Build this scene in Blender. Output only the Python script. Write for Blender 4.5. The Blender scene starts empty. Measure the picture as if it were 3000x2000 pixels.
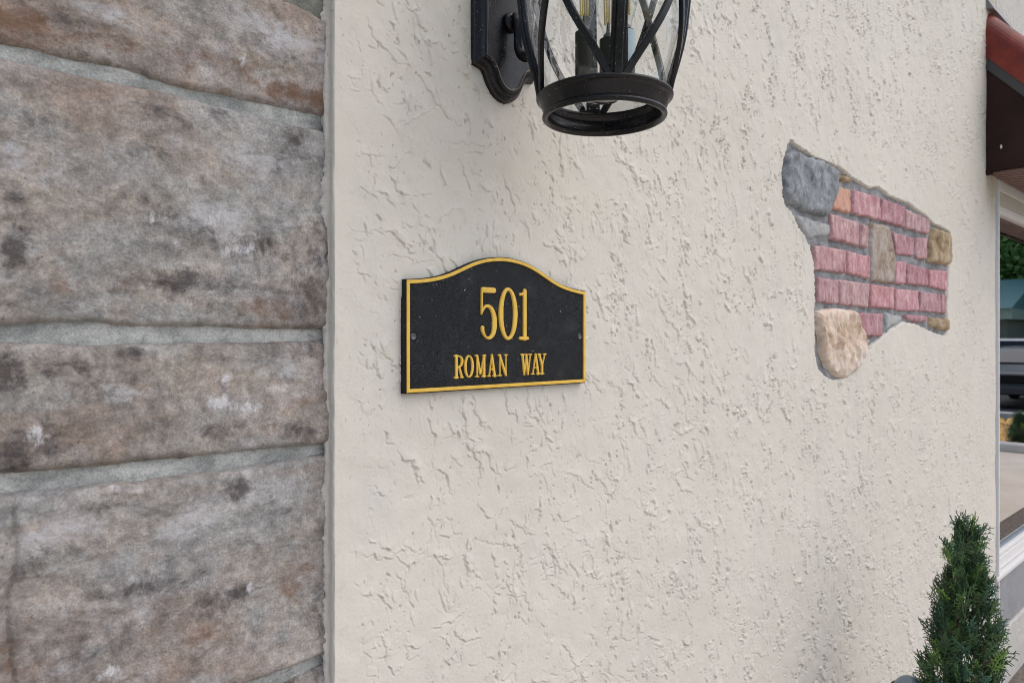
import bpy, bmesh, math, random
import numpy as np
from mathutils import Vector, noise as mnoise
random.seed(5)
PI = math.pi
C = bpy.context.scene.collection
SC = bpy.context.scene

# ------------------------------------------------------------------ camera
F = 2100.0            # focal length in photo pixels (3000 px wide)
CX, HY = 1500.0, 993.0
D = 0.90              # metres from the camera to the stucco face
H = 1.60              # camera height
TH = math.atan(2280.0 / F)
NA = PI / 2 - TH      # angle between the wall normal and the view axis
cam_d = bpy.data.cameras.new('camera')
cam = bpy.data.objects.new('camera', cam_d); C.objects.link(cam)
cam.location = (0, -D, H)
cam.rotation_euler = (PI / 2, 0, -NA)
cam_d.sensor_width = 36.0
cam_d.lens = 36.0 * F / 3000.0
cam_d.shift_y = -(1000 - HY) / 3000.0
cam_d.clip_start = 0.02
cam_d.clip_end = 500
cam_d.dof.use_dof = True
cam_d.dof.focus_distance = 1.22
cam_d.dof.aperture_fstop = 8.0
SC.camera = cam

# ------------------------------------------------------------------ sky, sun, exposure
SUN_EL, SUN_AZ = math.radians(57), math.radians(148)    # azimuth: compass angle from +y towards +x
w = bpy.data.worlds.new('World'); SC.world = w; w.use_nodes = True
nt = w.node_tree
for n in list(nt.nodes): nt.nodes.remove(n)
sky = nt.nodes.new('ShaderNodeTexSky'); sky.sky_type = 'NISHITA'; sky.sun_disc = False
sky.sun_elevation = SUN_EL; sky.sun_rotation = SUN_AZ
sky.air_density = 1.0; sky.dust_density = 2.0; sky.ozone_density = 1.0
bg = nt.nodes.new('ShaderNodeBackground'); bg.inputs['Strength'].default_value = 0.12
wo = nt.nodes.new('ShaderNodeOutputWorld')
nt.links.new(sky.outputs[0], bg.inputs[0]); nt.links.new(bg.outputs[0], wo.inputs[0])
sl = bpy.data.lights.new('sun', 'SUN'); sun = bpy.data.objects.new('sun', sl); C.objects.link(sun)
sl.energy = 1.5; sl.angle = math.radians(100); sl.color = (1.0, 0.92, 0.82)
sd = Vector((math.sin(SUN_AZ) * math.cos(SUN_EL), math.cos(SUN_AZ) * math.cos(SUN_EL), math.sin(SUN_EL)))
sun.rotation_euler = sd.to_track_quat('Z', 'Y').to_euler()
sun.location = (2, -4, 6)
SC.view_settings.view_transform = 'Standard'
SC.view_settings.look = 'None'
SC.view_settings.gamma = 1.0
SC.view_settings.exposure = 0.46
SC.render.engine = 'CYCLES'
SC.cycles.filter_width = 1.0
SC.cycles.max_bounces = 10
SC.cycles.transparent_max_bounces = 24

# ------------------------------------------------------------------ from a photo pixel to a point of the place
_f = Vector((math.sin(NA), math.cos(NA), 0)); _r = Vector((math.cos(NA), -math.sin(NA), 0))
CAMP = Vector((0, -D, H))
def ray(px, py):
    return _f + _r * ((px - CX) / F) + Vector((0, 0, (HY - py) / F))
def P(px, py, y=0.0):
    d = ray(px, py); return CAMP + d * ((y + D) / d.y)
def PX(px, py, x):
    d = ray(px, py); return CAMP + d * (x / d.x)
def PD(px, py, z):
    return CAMP + ray(px, py) * z

# ------------------------------------------------------------------ object helpers
def tag(o, label=None, cat=None, group=None, kind=None):
    if label: o['label'] = label
    if cat: o['category'] = cat
    if group: o['group'] = group
    if kind: o['kind'] = kind
    return o
def empty(name, loc, label, cat, group=None, rz=0):
    o = bpy.data.objects.new(name, None); C.objects.link(o); o.location = loc; o.rotation_euler = (0, 0, rz)
    o.empty_display_size = 0.05
    return tag(o, label, cat, group)
def link(name, me, mat, parent=None, smooth=False, world=True):
    """one mesh object; vertices are given in world space and moved under the parent"""
    o = bpy.data.objects.new(name, me); C.objects.link(o)
    if mat: me.materials.append(mat)
    if smooth: me.polygons.foreach_set('use_smooth', [True] * len(me.polygons))
    if parent:
        o.parent = parent
        if world:
            bpy.context.view_layer.update()
            o.matrix_parent_inverse = parent.matrix_world.inverted()
    return o
def pymesh(name, vs, fs, mat, parent=None, smooth=False, world=True):
    me = bpy.data.meshes.new(name); me.from_pydata([tuple(v) for v in vs], [], [tuple(f) for f in fs]); me.update()
    return link(name, me, mat, parent, smooth, world)
def npmesh(name, V, Q, mat, parent=None, smooth=True):
    me = bpy.data.meshes.new(name)
    me.vertices.add(len(V)); me.vertices.foreach_set('co', np.asarray(V, np.float32).ravel())
    n = len(Q); me.loops.add(n * 4); me.polygons.add(n)
    me.loops.foreach_set('vertex_index', np.asarray(Q, np.int32).ravel())
    me.polygons.foreach_set('loop_start', np.arange(0, n * 4, 4, dtype=np.int32))
    me.polygons.foreach_set('loop_total', np.full(n, 4, np.int32))
    me.update(calc_edges=True); me.validate()
    return link(name, me, mat, parent, smooth)
class MB:
    def __init__(s): s.v = []; s.f = []
    def add(s, vs, fs):
        b = len(s.v); s.v += [tuple(v) for v in vs]; s.f += [tuple(i + b for i in f) for f in fs]; return s
    def box(s, x0, x1, y0, y1, z0, z1):
        v = [(x0,y0,z0),(x1,y0,z0),(x1,y1,z0),(x0,y1,z0),(x0,y0,z1),(x1,y0,z1),(x1,y1,z1),(x0,y1,z1)]
        return s.add(v, [(0,3,2,1),(4,5,6,7),(0,1,5,4),(1,2,6,5),(2,3,7,6),(3,0,4,7)])
    def build(s, name, mat, parent=None, smooth=False, bevel=0, world=True):
        o = pymesh(name, s.v, s.f, mat, parent, smooth, world)
        if bevel:
            m = o.modifiers.new('bevel', 'BEVEL'); m.width = bevel; m.segments = 2; m.limit_method = 'ANGLE'
        return o
def boxes(name, mat, parent, *bs, bevel=0):
    m = MB()
    for b in bs: m.box(*b)
    return m.build(name, mat, parent, bevel=bevel)
def lathe(prof, cx, cy, n=64, close=False):
    vs = []; fs = []
    for r, z in prof:
        for k in range(n):
            a = 2 * PI * k / n; vs.append((cx + r * math.cos(a), cy + r * math.sin(a), z))
    m = len(prof)
    for i in range(m if close else m - 1):
        j = (i + 1) % m
        for k in range(n):
            l = (k + 1) % n
            fs.append((i * n + k, i * n + l, j * n + l, j * n + k))
    return vs, fs
def sweep(path, sec, ups=None, caps=True, scales=None):
    """sec: list of (a,b): a along side, b along up"""
    n = len(path); m = len(sec); vs = []; fs = []
    for i, p in enumerate(path):
        p = Vector(p)
        t = (Vector(path[min(i + 1, n - 1)]) - Vector(path[max(i - 1, 0)])).normalized()
        u = Vector(ups[i]) if ups else (Vector((0, 0, 1)) if abs(t.z) < 0.95 else Vector((0, 1, 0)))
        side = t.cross(u).normalized(); u = side.cross(t).normalized()
        s = scales[i] if scales else 1
        for a, b in sec: vs.append(p + side * a * s + u * b * s)
    for i in range(n - 1):
        for k in range(m):
            l = (k + 1) % m
            fs.append((i * m + k, i * m + l, (i + 1) * m + l, (i + 1) * m + k))
    if caps:
        fs.append(tuple(range(m - 1, -1, -1))); fs.append(tuple((n - 1) * m + k for k in range(m)))
    return vs, fs
def circ(r, n=12): return [(r * math.cos(2 * PI * k / n), r * math.sin(2 * PI * k / n)) for k in range(n)]
def rect(w, h, c=0.0):
    w /= 2; h /= 2
    if not c: return [(-w,-h),(w,-h),(w,h),(-w,h)]
    return [(-w+c,-h),(w-c,-h),(w,-h+c),(w,h-c),(w-c,h),(-w+c,h),(-w,h-c),(-w,-h+c)]

# ------------------------------------------------------------------ numpy noise
def _hash(ix, iz, seed):
    h = (ix.astype(np.int64) * 374761393 + iz.astype(np.int64) * 668265263 + seed * 1274126177) & 0xffffffff
    h = ((h ^ (h >> 13)) * 1274126177) & 0xffffffff
    return ((h ^ (h >> 16)) & 0xffff) / 65535.0
def vnoise(X, Z, s, seed):
    x = X / s; z = Z / s; ix = np.floor(x); iz = np.floor(z); fx = x - ix; fz = z - iz
    fx = fx*fx*(3-2*fx); fz = fz*fz*(3-2*fz)
    a = _hash(ix, iz, seed); b = _hash(ix+1, iz, seed); c = _hash(ix, iz+1, seed); d = _hash(ix+1, iz+1, seed)
    return (a*(1-fx)+b*fx)*(1-fz)+(c*(1-fx)+d*fx)*fz - 0.5
def fbm(X, Z, s, seed, octs=4, gain=0.5):
    t = 0; a = 1.0
    for o in range(octs):
        t = t + a * vnoise(X + 17.3*o, Z - 9.1*o, s, seed + o); s *= 0.5; a *= gain
    return t
def sstep(e0, e1, x):
    t = np.clip((x - e0) / (e1 - e0), 0, 1); return t*t*(3-2*t)
def poly_sdf(poly):
    A = np.array(poly, float); B = np.roll(A, -1, axis=0)
    def f(X, Z):
        d = np.full(X.shape, 1e9); inside = np.zeros(X.shape, bool)
        for (ax, az), (bx, bz) in zip(A, B):
            ex, ez = bx-ax, bz-az; wx, wz = X-ax, Z-az
            t = np.clip((wx*ex+wz*ez)/(ex*ex+ez*ez+1e-12), 0, 1)
            d = np.minimum(d, (wx-ex*t)**2+(wz-ez*t)**2)
            c = ((az > Z) != (bz > Z)) & (X < ex*(Z-az)/((ez) if abs(ez) > 1e-12 else 1e-12)+ax)
            inside ^= c
        d = np.sqrt(d); return np.where(inside, -d, d)
    return f
def relief(name, sdf, bounds, res, y0, hfun, mat, parent, back=None):
    """a raised piece on a wall facing -y: outline from a distance field, height from hfun(depth inside, X, Z)"""
    x0, x1, z0, z1 = bounds
    nx = max(4, int((x1-x0)/res)); nz = max(4, int((z1-z0)/res))
    X, Z = np.meshgrid(np.linspace(x0, x1, nx+1), np.linspace(z0, z1, nz+1))
    S = sdf(X, Z); ins = S < 0
    q = ins[:-1,:-1] | ins[1:,:-1] | ins[:-1,1:] | ins[1:,1:]
    e = res*0.05
    for _ in range(3):
        S = sdf(X, Z)
        gx = (sdf(X+e, Z)-sdf(X-e, Z))/(2*e); gz = (sdf(X, Z+e)-sdf(X, Z-e))/(2*e)
        g = np.maximum(np.hypot(gx, gz), 0.3)
        m = (~ins)
        st = np.clip(S, -1.5*res, 1.5*res)
        X = np.where(m, X-st*gx/g, X); Z = np.where(m, Z-st*gz/g, Z)
    depth = np.where(ins, np.maximum(-sdf(X, Z), 0), 0)
    Hh = hfun(depth, X, Z)
    Hh = np.where(ins, Hh, hfun(np.zeros_like(X), X, Z)*0)
    idx = np.arange(X.size).reshape(X.shape)
    jz, jx = np.nonzero(q)
    Q = np.stack([idx[jz, jx], idx[jz, jx+1], idx[jz+1, jx+1], idx[jz+1, jx]], 1)
    used = np.zeros(X.size, bool); used[Q.ravel()] = True
    remap = np.cumsum(used)-1
    V = np.stack([X.ravel(), (y0-Hh).ravel(), Z.ravel()], 1)[used]
    return npmesh(name, V, remap[Q], mat, parent, True)
def bounds_of(poly, pad=0.004):
    xs = [p[0] for p in poly]; zs = [p[1] for p in poly]
    return min(xs)-pad, max(xs)+pad, min(zs)-pad, max(zs)+pad
def offset_poly(poly, d):
    """inset a counter-clockwise polygon by d"""
    n = len(poly); out = []
    for i in range(n):
        p0 = Vector(poly[i-1]); p1 = Vector(poly[i]); p2 = Vector(poly[(i+1) % n])
        e1 = (p1-p0).normalized(); e2 = (p2-p1).normalized()
        n1 = Vector((-e1.y, e1.x)); n2 = Vector((-e2.y, e2.x)); b = (n1+n2)
        if b.length < 1e-6: b = n1.copy()
        b.normalize(); k = max(b.dot(n1), 0.45)
        q = p1 + b*(d/k); out.append((q.x, q.y))
    return out
def catmull(pts, n=6):
    out = []
    for i in range(len(pts)-1):
        p0 = Vector(pts[max(i-1, 0)]); p1 = Vector(pts[i]); p2 = Vector(pts[i+1]); p3 = Vector(pts[min(i+2, len(pts)-1)])
        for k in range(n):
            t = k/n
            out.append(tuple(0.5*((2*p1)+(p2-p0)*t+(2*p0-5*p1+4*p2-p3)*t*t+(3*p1-p0-3*p2+p3)*t**3)))
    out.append(tuple(pts[-1])); return out

# ------------------------------------------------------------------ materials
def mat(name, col, rough=0.6, metal=0.0, spec=0.5):
    m = bpy.data.materials.new(name); m.use_nodes = True
    b = m.node_tree.nodes['Principled BSDF']
    b.inputs['Base Color'].default_value = (*col, 1); b.inputs['Roughness'].default_value = rough
    b.inputs['Metallic'].default_value = metal; b.inputs['Specular IOR Level'].default_value = spec
    return m
class NT:
    def __init__(s, m):
        s.m = m; s.t = m.node_tree; s.b = s.t.nodes['Principled BSDF']
        s.co = s.t.nodes.new('ShaderNodeTexCoord').outputs['Object']
    def n(s, typ, **kw):
        x = s.t.nodes.new(typ)
        for k, v in kw.items():
            if k in x.inputs: x.inputs[k].default_value = v
            else: setattr(x, k, v)
        return x
    def l(s, a, b): s.t.links.new(a, b)
    def map(s, scale=(1,1,1), rot=(0,0,0), loc=(0,0,0), src=None):
        m = s.n('ShaderNodeMapping'); m.inputs['Scale'].default_value = scale; m.inputs['Rotation'].default_value = rot
        m.inputs['Location'].default_value = loc
        s.l(src or s.co, m.inputs[0]); return m.outputs[0]
    def noise(s, scale, detail=5, rough=0.55, dist=0.0, co=None, out='Fac'):
        x = s.n('ShaderNodeTexNoise', Scale=scale, Detail=detail, Roughness=rough, Distortion=dist)
        s.l(co or s.co, x.inputs['Vector']); return x.outputs[out]
    def vor(s, scale, co=None, feature='F1', out='Distance', rnd=1.0):
        x = s.n('ShaderNodeTexVoronoi', feature=feature, Scale=scale, Randomness=rnd)
        s.l(co or s.co, x.inputs['Vector']); return x.outputs[out]
    def ramp(s, fac, stops):
        r = s.n('ShaderNodeValToRGB'); el = r.color_ramp.elements
        while len(el) < len(stops): el.new(0.5)
        for e, (p, c) in zip(el, stops):
            e.position = p; e.color = (*c, 1) if not isinstance(c, (int, float)) else (c, c, c, 1)
        s.l(fac, r.inputs[0]); return r.outputs[0]
    def mix(s, fac, a, b, mode='MIX'):
        x = s.n('ShaderNodeMix', data_type='RGBA', blend_type=mode)
        for k, v in ((0, fac), (6, a), (7, b)):
            if hasattr(v, 'is_linked'): s.l(v, x.inputs[k])
            elif k == 0: x.inputs[0].default_value = v
            else: x.inputs[k].default_value = (*v, 1)
        return x.outputs[2]
    def math(s, op, a, b=0.0, clamp=False):
        x = s.n('ShaderNodeMath', operation=op); x.use_clamp = clamp
        for k, v in ((0, a), (1, b)):
            if hasattr(v, 'is_linked'): s.l(v, x.inputs[k])
            else: x.inputs[k].default_value = v
        return x.outputs[0]
    def bump(s, h, dist=0.001, strength=1.0, prev=None):
        x = s.n('ShaderNodeBump', Strength=strength, Distance=dist); s.l(h, x.inputs['Height'])
        if prev: s.l(prev, x.inputs['Normal'])
        return x.outputs[0]
    def col(s, v): s.l(v, s.b.inputs['Base Color'])
    def nor(s, v): s.l(v, s.b.inputs['Normal'])
    def rough(s, v): s.l(v, s.b.inputs['Roughness'])

# painted stucco
M_ST = mat('painted_stucco', (0.60, 0.575, 0.53), 0.75, spec=0.25); n = NT(M_ST)
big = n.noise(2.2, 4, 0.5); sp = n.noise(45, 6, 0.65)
c = n.ramp(big, [(0.3, (0.625, 0.59, 0.525)), (0.7, (0.67, 0.635, 0.57))])
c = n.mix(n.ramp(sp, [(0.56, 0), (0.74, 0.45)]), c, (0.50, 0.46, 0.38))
c = n.mix(n.ramp(n.noise(7, 6, 0.6, 0.5, n.map(scale=(1.4, 1, 0.5))), [(0.5, 0), (0.7, 0.35)]), c, (0.56, 0.55, 0.52))
c = n.mix(n.ramp(n.noise(700, 2, 0.5), [(0.35, 0.16), (0.6, 0.0)]), c, (0.42, 0.40, 0.36))
# rusty brown run-off where the eave meets the wall
STN = P(2905, 540); mp = n.map(loc=(-STN.x, -STN.y, -STN.z)); sx = n.n('ShaderNodeSeparateXYZ'); n.l(mp, sx.inputs[0])
ax = n.math('ABSOLUTE', n.math('ADD', sx.outputs[0], 0.0)); ax = n.ramp(ax, [(0.0, 1.0), (0.16, 0.0)])
az = n.ramp(n.math('ADD', n.math('MULTIPLY', sx.outputs[2], 2.0), 0.5), [(0.05, 0.0), (0.5, 1.0), (0.75, 1.0)])
stf = n.math('MULTIPLY', n.math('MULTIPLY', ax, az), n.ramp(n.noise(14, 4, 0.6, co=n.map(scale=(1.5, 1, 0.4))), [(0.3, 0.2), (0.65, 0.8)]))
c = n.mix(stf, c, (0.36, 0.30, 0.20)); n.col(c)
dsh = n.ramp(n.noise(105, 4, 0.6, 0.2, n.map(scale=(1.5, 1, 0.62), rot=(0, math.radians(-14), 0))), [(0.655, 0.0), (0.70, 0.75)])  # brown dashes: shade of small pits put into the colour, plus pinhole dirt
dsh = n.math('MULTIPLY', dsh, n.ramp(n.noise(6, 5, 0.65, 0, n.map(scale=(1.3, 1, 0.6), loc=(4, 4, 4))), [(0.44, 0.0), (0.56, 1.0)]))
c = n.mix(dsh, c, (0.36, 0.32, 0.25)); n.col(c)
b1 = n.bump(n.noise(420, 3, 0.6), 0.0005, 0.5, n.bump(n.math('MULTIPLY', dsh, -1.0), 0.0015, 0.6)); b2 = n.bump(n.noise(150, 4, 0.65), 0.0009, 0.45, b1); n.nor(b2)
# coarser relief for the stucco of the wall far along
M_STF = mat('painted_stucco_far', (0.60, 0.575, 0.53), 0.75, spec=0.25); n = NT(M_STF)
n.col(n.ramp(n.noise(3, 5), [(0.3, (0.52, 0.50, 0.47)), (0.7, (0.58, 0.56, 0.52))]))
n.nor(n.bump(n.ramp(n.noise(18, 8, 0.65, 0.6), [(0.45, 0), (0.55, 1)]), 0.003, 0.7))

def stone_mat(name, tint, seed, dark=0.5, warm=0.5, stains=()):
    m = mat(name, (0.3, 0.28, 0.27), 0.82, spec=0.25); n = NT(m)
    o = n.map(loc=(seed*3.1, seed*1.7, seed*2.3))
    band = n.map(scale=(1, 1, 2.2), rot=(0, math.radians(7), 0), loc=(seed*3.1, seed, seed*2.3))
    a = n.noise(5.5, 10, 0.66, 0.25, band); b = n.noise(30, 9, 0.75, 0.0, o); f = n.noise(70, 6, 0.7, 0.2, o)
    base = n.ramp(a, [(0.30, (0.27, 0.262, 0.252)), (0.43, (0.39, 0.38, 0.365)), (0.55, (0.40, 0.352, 0.312)), (0.68, (0.50, 0.49, 0.485))])
    base = n.mix(0.35, base, tint, 'MULTIPLY')
    # warm brown clouds
    wm = n.ramp(n.noise(4.2, 10, 0.68, 0.3, n.map(scale=(1, 1, 1.8), loc=(seed, 7.7, seed*5))), [(0.5-0.10*warm, 0.0), (0.70-0.08*warm, 0.55)])
    base = n.mix(wm, base, (0.285, 0.185, 0.135))
    # pale bloom
    pl = n.ramp(n.noise(9, 12, 0.74, 0.3, n.map(loc=(seed*9, 1, 4))), [(0.52, 0.0), (0.66, 0.55)])
    base = n.mix(pl, base, (0.50, 0.485, 0.50))
    # dark lichen-like stains, clustered
    cl = n.ramp(n.noise(3.6, 4, 0.5, 0.4, n.map(scale=(0.8, 1, 1.6), loc=(2, seed*4, 9))), [(0.50-0.1*dark, 0.0), (0.62-0.06*dark, 1.0)])
    dk = n.ramp(n.noise(26, 9, 0.74, 0.25, n.map(scale=(1.25, 1, 0.8), loc=(seed*2, 5, 1))), [(0.46, 0.0), (0.62, 0.85)])
    base = n.mix(n.math('MULTIPLY', cl, dk), base, (0.075, 0.065, 0.066))
    # few chalky spots
    wc = n.ramp(n.noise(6, 3, 0.5, 0, n.map(loc=(seed*6, 2, 2))), [(0.60, 0.0), (0.67, 1.0)])
    ws = n.ramp(n.noise(34, 8, 0.7, 0.3, n.map(loc=(1, 3, seed))), [(0.58, 0.0), (0.66, 0.9)])
    base = n.mix(n.math('MULTIPLY', wc, ws), base, (0.72, 0.72, 0.76))
    base = n.mix(1.0, base, n.ramp(b, [(0.30, 0.60), (0.5, 1.0), (0.70, 1.32)]), 'MULTIPLY')
    fine = n.ramp(f, [(0.3, 0.68), (0.7, 1.25)])
    base = n.mix(1.0, base, fine, 'MULTIPLY')
    pit = n.ramp(n.noise(150, 3, 0.6, 0, o), [(0.62, 0.0), (0.70, 0.65)])
    base = n.mix(n.math('MULTIPLY', pit, n.ramp(n.noise(7, 4, 0.6, 0, o), [(0.42, 0.15), (0.6, 1.0)])), base, (0.12, 0.11, 0.10))
    grn = n.ramp(n.noise(330, 3, 0.7, 0, o), [(0.32, 0.80), (0.68, 1.19)])
    base = n.mix(1.0, base, grn, 'MULTIPLY')
    for col_, blobs in stains:
        tot = None
        for (px_, py_, rx_, rz_2, st_) in blobs:
            q = P(px_, py_, 0.024); dm = (P(px_, py_, 0.024)-CAMP).dot(_f)/F
            m_ = n.map(scale=(1/(rx_*dm*1.1), 0.0, 1/(rz_2*dm)), loc=(-q.x/(rx_*dm*1.1), 0, -q.z/(rz_2*dm)))
            le = n.n('ShaderNodeVectorMath', operation='LENGTH'); n.l(m_, le.inputs[0])
            e_ = n.math('MULTIPLY', n.ramp(le.outputs['Value'], [(0.25, 1.0), (1.0, 0.0)]), st_)
            tot = e_ if tot is None else n.math('MAXIMUM', tot, e_)
        pale_ = max(col_) > 0.7
        grain = n.noise(26 if max(col_) < 0.4 else 48, 10, 0.78, 0.3, n.map(scale=(1.5, 1, 0.8) if pale_ else (1, 1, 1.3), loc=(seed, 2.2, max(col_)*9)))
        fac = n.ramp(n.math('ADD', grain, n.math('MULTIPLY', n.math('SUBTRACT', tot, 1.0), 0.26)), [(0.44, 0.0), (0.56, 0.72)] if pale_ else [(0.38, 0.0), (0.56, 0.88)])
        base = n.mix(fac, base, col_)
    n.col(base)
    b1 = n.bump(n.noise(40, 9, 0.72, 0.1, o), 0.007, 0.9); b2 = n.bump(n.noise(190, 6, 0.75, 0, o), 0.0024, 0.9, b1)
    n.nor(b2); return m
DK, BRN, WHT, PAL = (0.085, 0.075, 0.075), (0.20, 0.115, 0.075), (0.78, 0.78, 0.82), (0.56, 0.55, 0.57)
M_S = [stone_mat('stone_brown_grey', (1.0, 0.92, 0.88), 1, 0.0, 0.7, [(PAL, [(820,110,260,90,1), (330,40,200,60,.8)]), (BRN, [(60,60,190,95,1.15), (330,120,200,60,1), (640,190,330,70,.85), (830,270,120,55,1.05), (930,290,60,60,1.1)]), (DK, [(170,45,60,45,.7)]), (WHT, [(705,180,35,30,.9), (820,120,60,40,.7)])]),
       stone_mat('stone_grey', (0.99, 1.0, 1.01), 2, 0.0, 0.1, [(PAL, [(640,640,200,110,.9), (760,470,160,90,.9), (60,470,150,100,.8)]), (BRN, [(250,820,300,90,.55), (770,900,260,70,.75), (100,240,200,60,.6), (520,320,130,50,.65)]), (DK, [(450,330,170,60,.85), (640,340,80,40,1.0), (120,370,110,90,.8), (420,450,180,70,.75), (40,700,60,260,.9), (560,830,330,65,1.0), (860,400,70,90,.9)]), (WHT, [(450,640,50,40,.85), (620,650,80,50,.85), (700,730,110,40,.8)])]),
       stone_mat('stone_stained_grey', (0.97, 0.94, 0.90), 3, 0.0, 0.2, [(PAL, [(330,1150,200,60,.9), (820,1080,160,60,.8)]), (DK, [(0,1100,110,150,1.15), (180,1080,140,60,1.1), (60,1310,260,75,1.15), (390,1040,60,50,1), (640,1260,120,50,.85), (860,1270,110,70,1), (380,1100,40,35,.9), (720,1050,200,35,.7)]), (BRN, [(760,1270,120,50,.7)]), (WHT, [(100,1270,60,60,1.2), (640,1180,60,45,1.25), (700,1190,90,35,1.1), (640,1110,40,40,.7)])]),
       stone_mat('stone_blue_grey', (0.97, 0.99, 1.04), 4, 0.0, 0.1, [(PAL, [(160,1560,260,80,.9), (520,1530,160,90,1), (740,1440,200,60,.8)]), (DK, [(420,1720,260,50,1.1), (700,1730,70,40,1.1), (80,1660,100,50,1), (690,1440,60,70,.95), (300,1480,150,30,.7), (260,1930,70,40,.7)]), (BRN, [(600,1840,260,60,.75), (860,1700,120,120,.75), (40,1900,60,160,.7)]), (WHT, [(735,1715,35,35,1.1), (310,1965,60,40,1.1), (560,1560,150,30,.6)])])]
def mortar_mat(name, c0, c1):
    m = mat(name, c0, 0.9, spec=0.15); n = NT(m)
    c = n.ramp(n.noise(16, 7, 0.65, 0.4, n.map(scale=(1, 1, 2))), [(0.38, c0), (0.6, c1)])
    c = n.mix(n.ramp(n.noise(60, 5, 0.7), [(0.52, 0), (0.68, 0.6)]), c, (0.16, 0.16, 0.155))
    c = n.mix(1.0, c, n.ramp(n.noise(380, 3, 0.7), [(0.3, 0.74), (0.7, 1.22)]), 'MULTIPLY')
    n.col(c); n.nor(n.bump(n.noise(240, 5, 0.75), 0.0022, 0.9, n.bump(n.noise(60, 5, 0.7), 0.003, 0.7))); return m
M_MO = mortar_mat('mortar_greenish_grey', (0.29, 0.30, 0.295), (0.52, 0.53, 0.515))
M_MD = mortar_mat('mortar_niche', (0.20, 0.205, 0.215), (0.36, 0.37, 0.385))
M_MV = mortar_mat('mortar_dark_green', (0.13, 0.135, 0.115), (0.24, 0.24, 0.21))

def brick_mat(name, c0, c1, c2, rnd=0.10):
    m = mat(name, c0, 0.85, spec=0.2); n = NT(m)
    st = n.map(scale=(1.5, 1, 0.8))
    c = n.ramp(n.noise(26, 7, 0.68, 0.4, st), [(0.30, c0), (0.5, c1), (0.70, c2)])
    oi = n.n('ShaderNodeObjectInfo')
    hv = n.n('ShaderNodeHueSaturation'); n.l(c, hv.inputs['Color'])
    n.l(n.ramp(oi.outputs['Random'], [(0.0, 1-rnd*1.8), (1.0, 1+rnd)]), hv.inputs['Value'])
    n.l(n.ramp(oi.outputs['Random'], [(0.0, 1.0), (0.35, 0.72), (0.7, 1.02), (1.0, 0.82)]), hv.inputs['Saturation'])
    n.l(n.ramp(oi.outputs['Random'], [(0.0, 0.492), (0.4, 0.512), (1.0, 0.496)]), hv.inputs['Hue'])
    sm_ = n.mix(n.ramp(n.noise(34, 7, 0.72, 0.3), [(0.52, 0.0), (0.68, 0.6)]), hv.outputs[0], (0.52, 0.44, 0.43))
    sm_ = n.mix(n.ramp(n.noise(50, 6, 0.7, 0, n.map(loc=(3, 3, 3))), [(0.56, 0.0), (0.68, 0.55)]), sm_, (0.20, 0.10, 0.10))
    n.col(sm_)
    b = n.bump(n.noise(55, 6, 0.7, 0.3, n.map(scale=(1.6, 1, 0.8))), 0.004, 0.8)
    n.nor(n.bump(n.noise(260, 4, 0.7), 0.001, 0.5, b)); return m
M_BP = brick_mat('brick_pink', (0.33, 0.145, 0.155), (0.51, 0.26, 0.285), (0.68, 0.46, 0.48))
M_BO = brick_mat('brick_orange', (0.46, 0.20, 0.12), (0.56, 0.27, 0.17), (0.56, 0.35, 0.26))
def rub(name, a, b, c, sc=14):
    m = mat(name, a, 0.85, spec=0.2); n = NT(m)
    n.col(n.ramp(n.noise(sc, 8, 0.68, 0.8), [(0.33, a), (0.5, b), (0.66, c)]))
    x = n.bump(n.noise(30, 8, 0.7, 0.5), 0.010, 0.8); n.nor(n.bump(n.noise(200, 5, 0.7), 0.0015, 0.7, x)); return m
M_RG = rub('rubble_grey', (0.13, 0.14, 0.15), (0.26, 0.275, 0.295), (0.40, 0.425, 0.46), 22)
M_RL = rub('rubble_pale', (0.24, 0.25, 0.25), (0.40, 0.41, 0.42), (0.47, 0.46, 0.44))
M_RT = rub('rubble_tan', (0.17, 0.12, 0.07), (0.40, 0.30, 0.19), (0.52, 0.43, 0.32))
M_RM = rub('rubble_taupe', (0.16, 0.12, 0.09), (0.38, 0.31, 0.25), (0.50, 0.47, 0.46))
M_RP = rub('rubble_peach', (0.40, 0.25, 0.15), (0.74, 0.60, 0.49), (0.82, 0.75, 0.69), 11)

def sign_black():
    m = mat('cast_black', (0.016, 0.017, 0.019), 0.5, spec=0.5); n = NT(m)
    g = n.ramp(n.noise(900, 2, 0.5), [(0.54, (0.009, 0.010, 0.012)), (0.70, (0.08, 0.085, 0.095))])
    d = n.ramp(n.noise(28, 6, 0.6), [(0.55, 0.0), (0.72, 0.35)])
    s = n.ramp(n.noise(210, 2, 0.5), [(0.72, 0.0), (0.76, 0.8)])
    c = n.mix(d, g, (0.06, 0.062, 0.068)); n.col(n.mix(s, c, (0.35, 0.36, 0.38)))
    n.nor(n.bump(n.noise(850, 2, 0.6), 0.0009, 0.8)); return m
M_SB = sign_black(); M_SB.node_tree.nodes['Principled BSDF'].inputs['Specular IOR Level'].default_value = 0.12
M_GO = mat('painted_gold', (0.68, 0.40, 0.065), 0.45, spec=0.4); n = NT(M_GO)
n.col(n.ramp(n.noise(60, 4), [(0.35, (0.70, 0.43, 0.06)), (0.65, (0.80, 0.52, 0.09))])); n.nor(n.bump(n.noise(500, 3), 0.0003, 0.5))
M_SCR = mat('screw_grey', (0.12, 0.125, 0.135), 0.35, 0.8)
M_BR = mat('oil_rubbed_bronze', (0.016, 0.015, 0.016), 0.36, 0.0, 0.33); n = NT(M_BR)
n.col(n.mix(n.ramp(n.noise(300, 2, 0.5), [(0.69, 0), (0.75, 0.7)]), n.ramp(n.noise(9, 3), [(0.3, (0.004, 0.005, 0.008)), (0.7, (0.009, 0.0085, 0.009))]), (0.30, 0.30, 0.30)))
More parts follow.
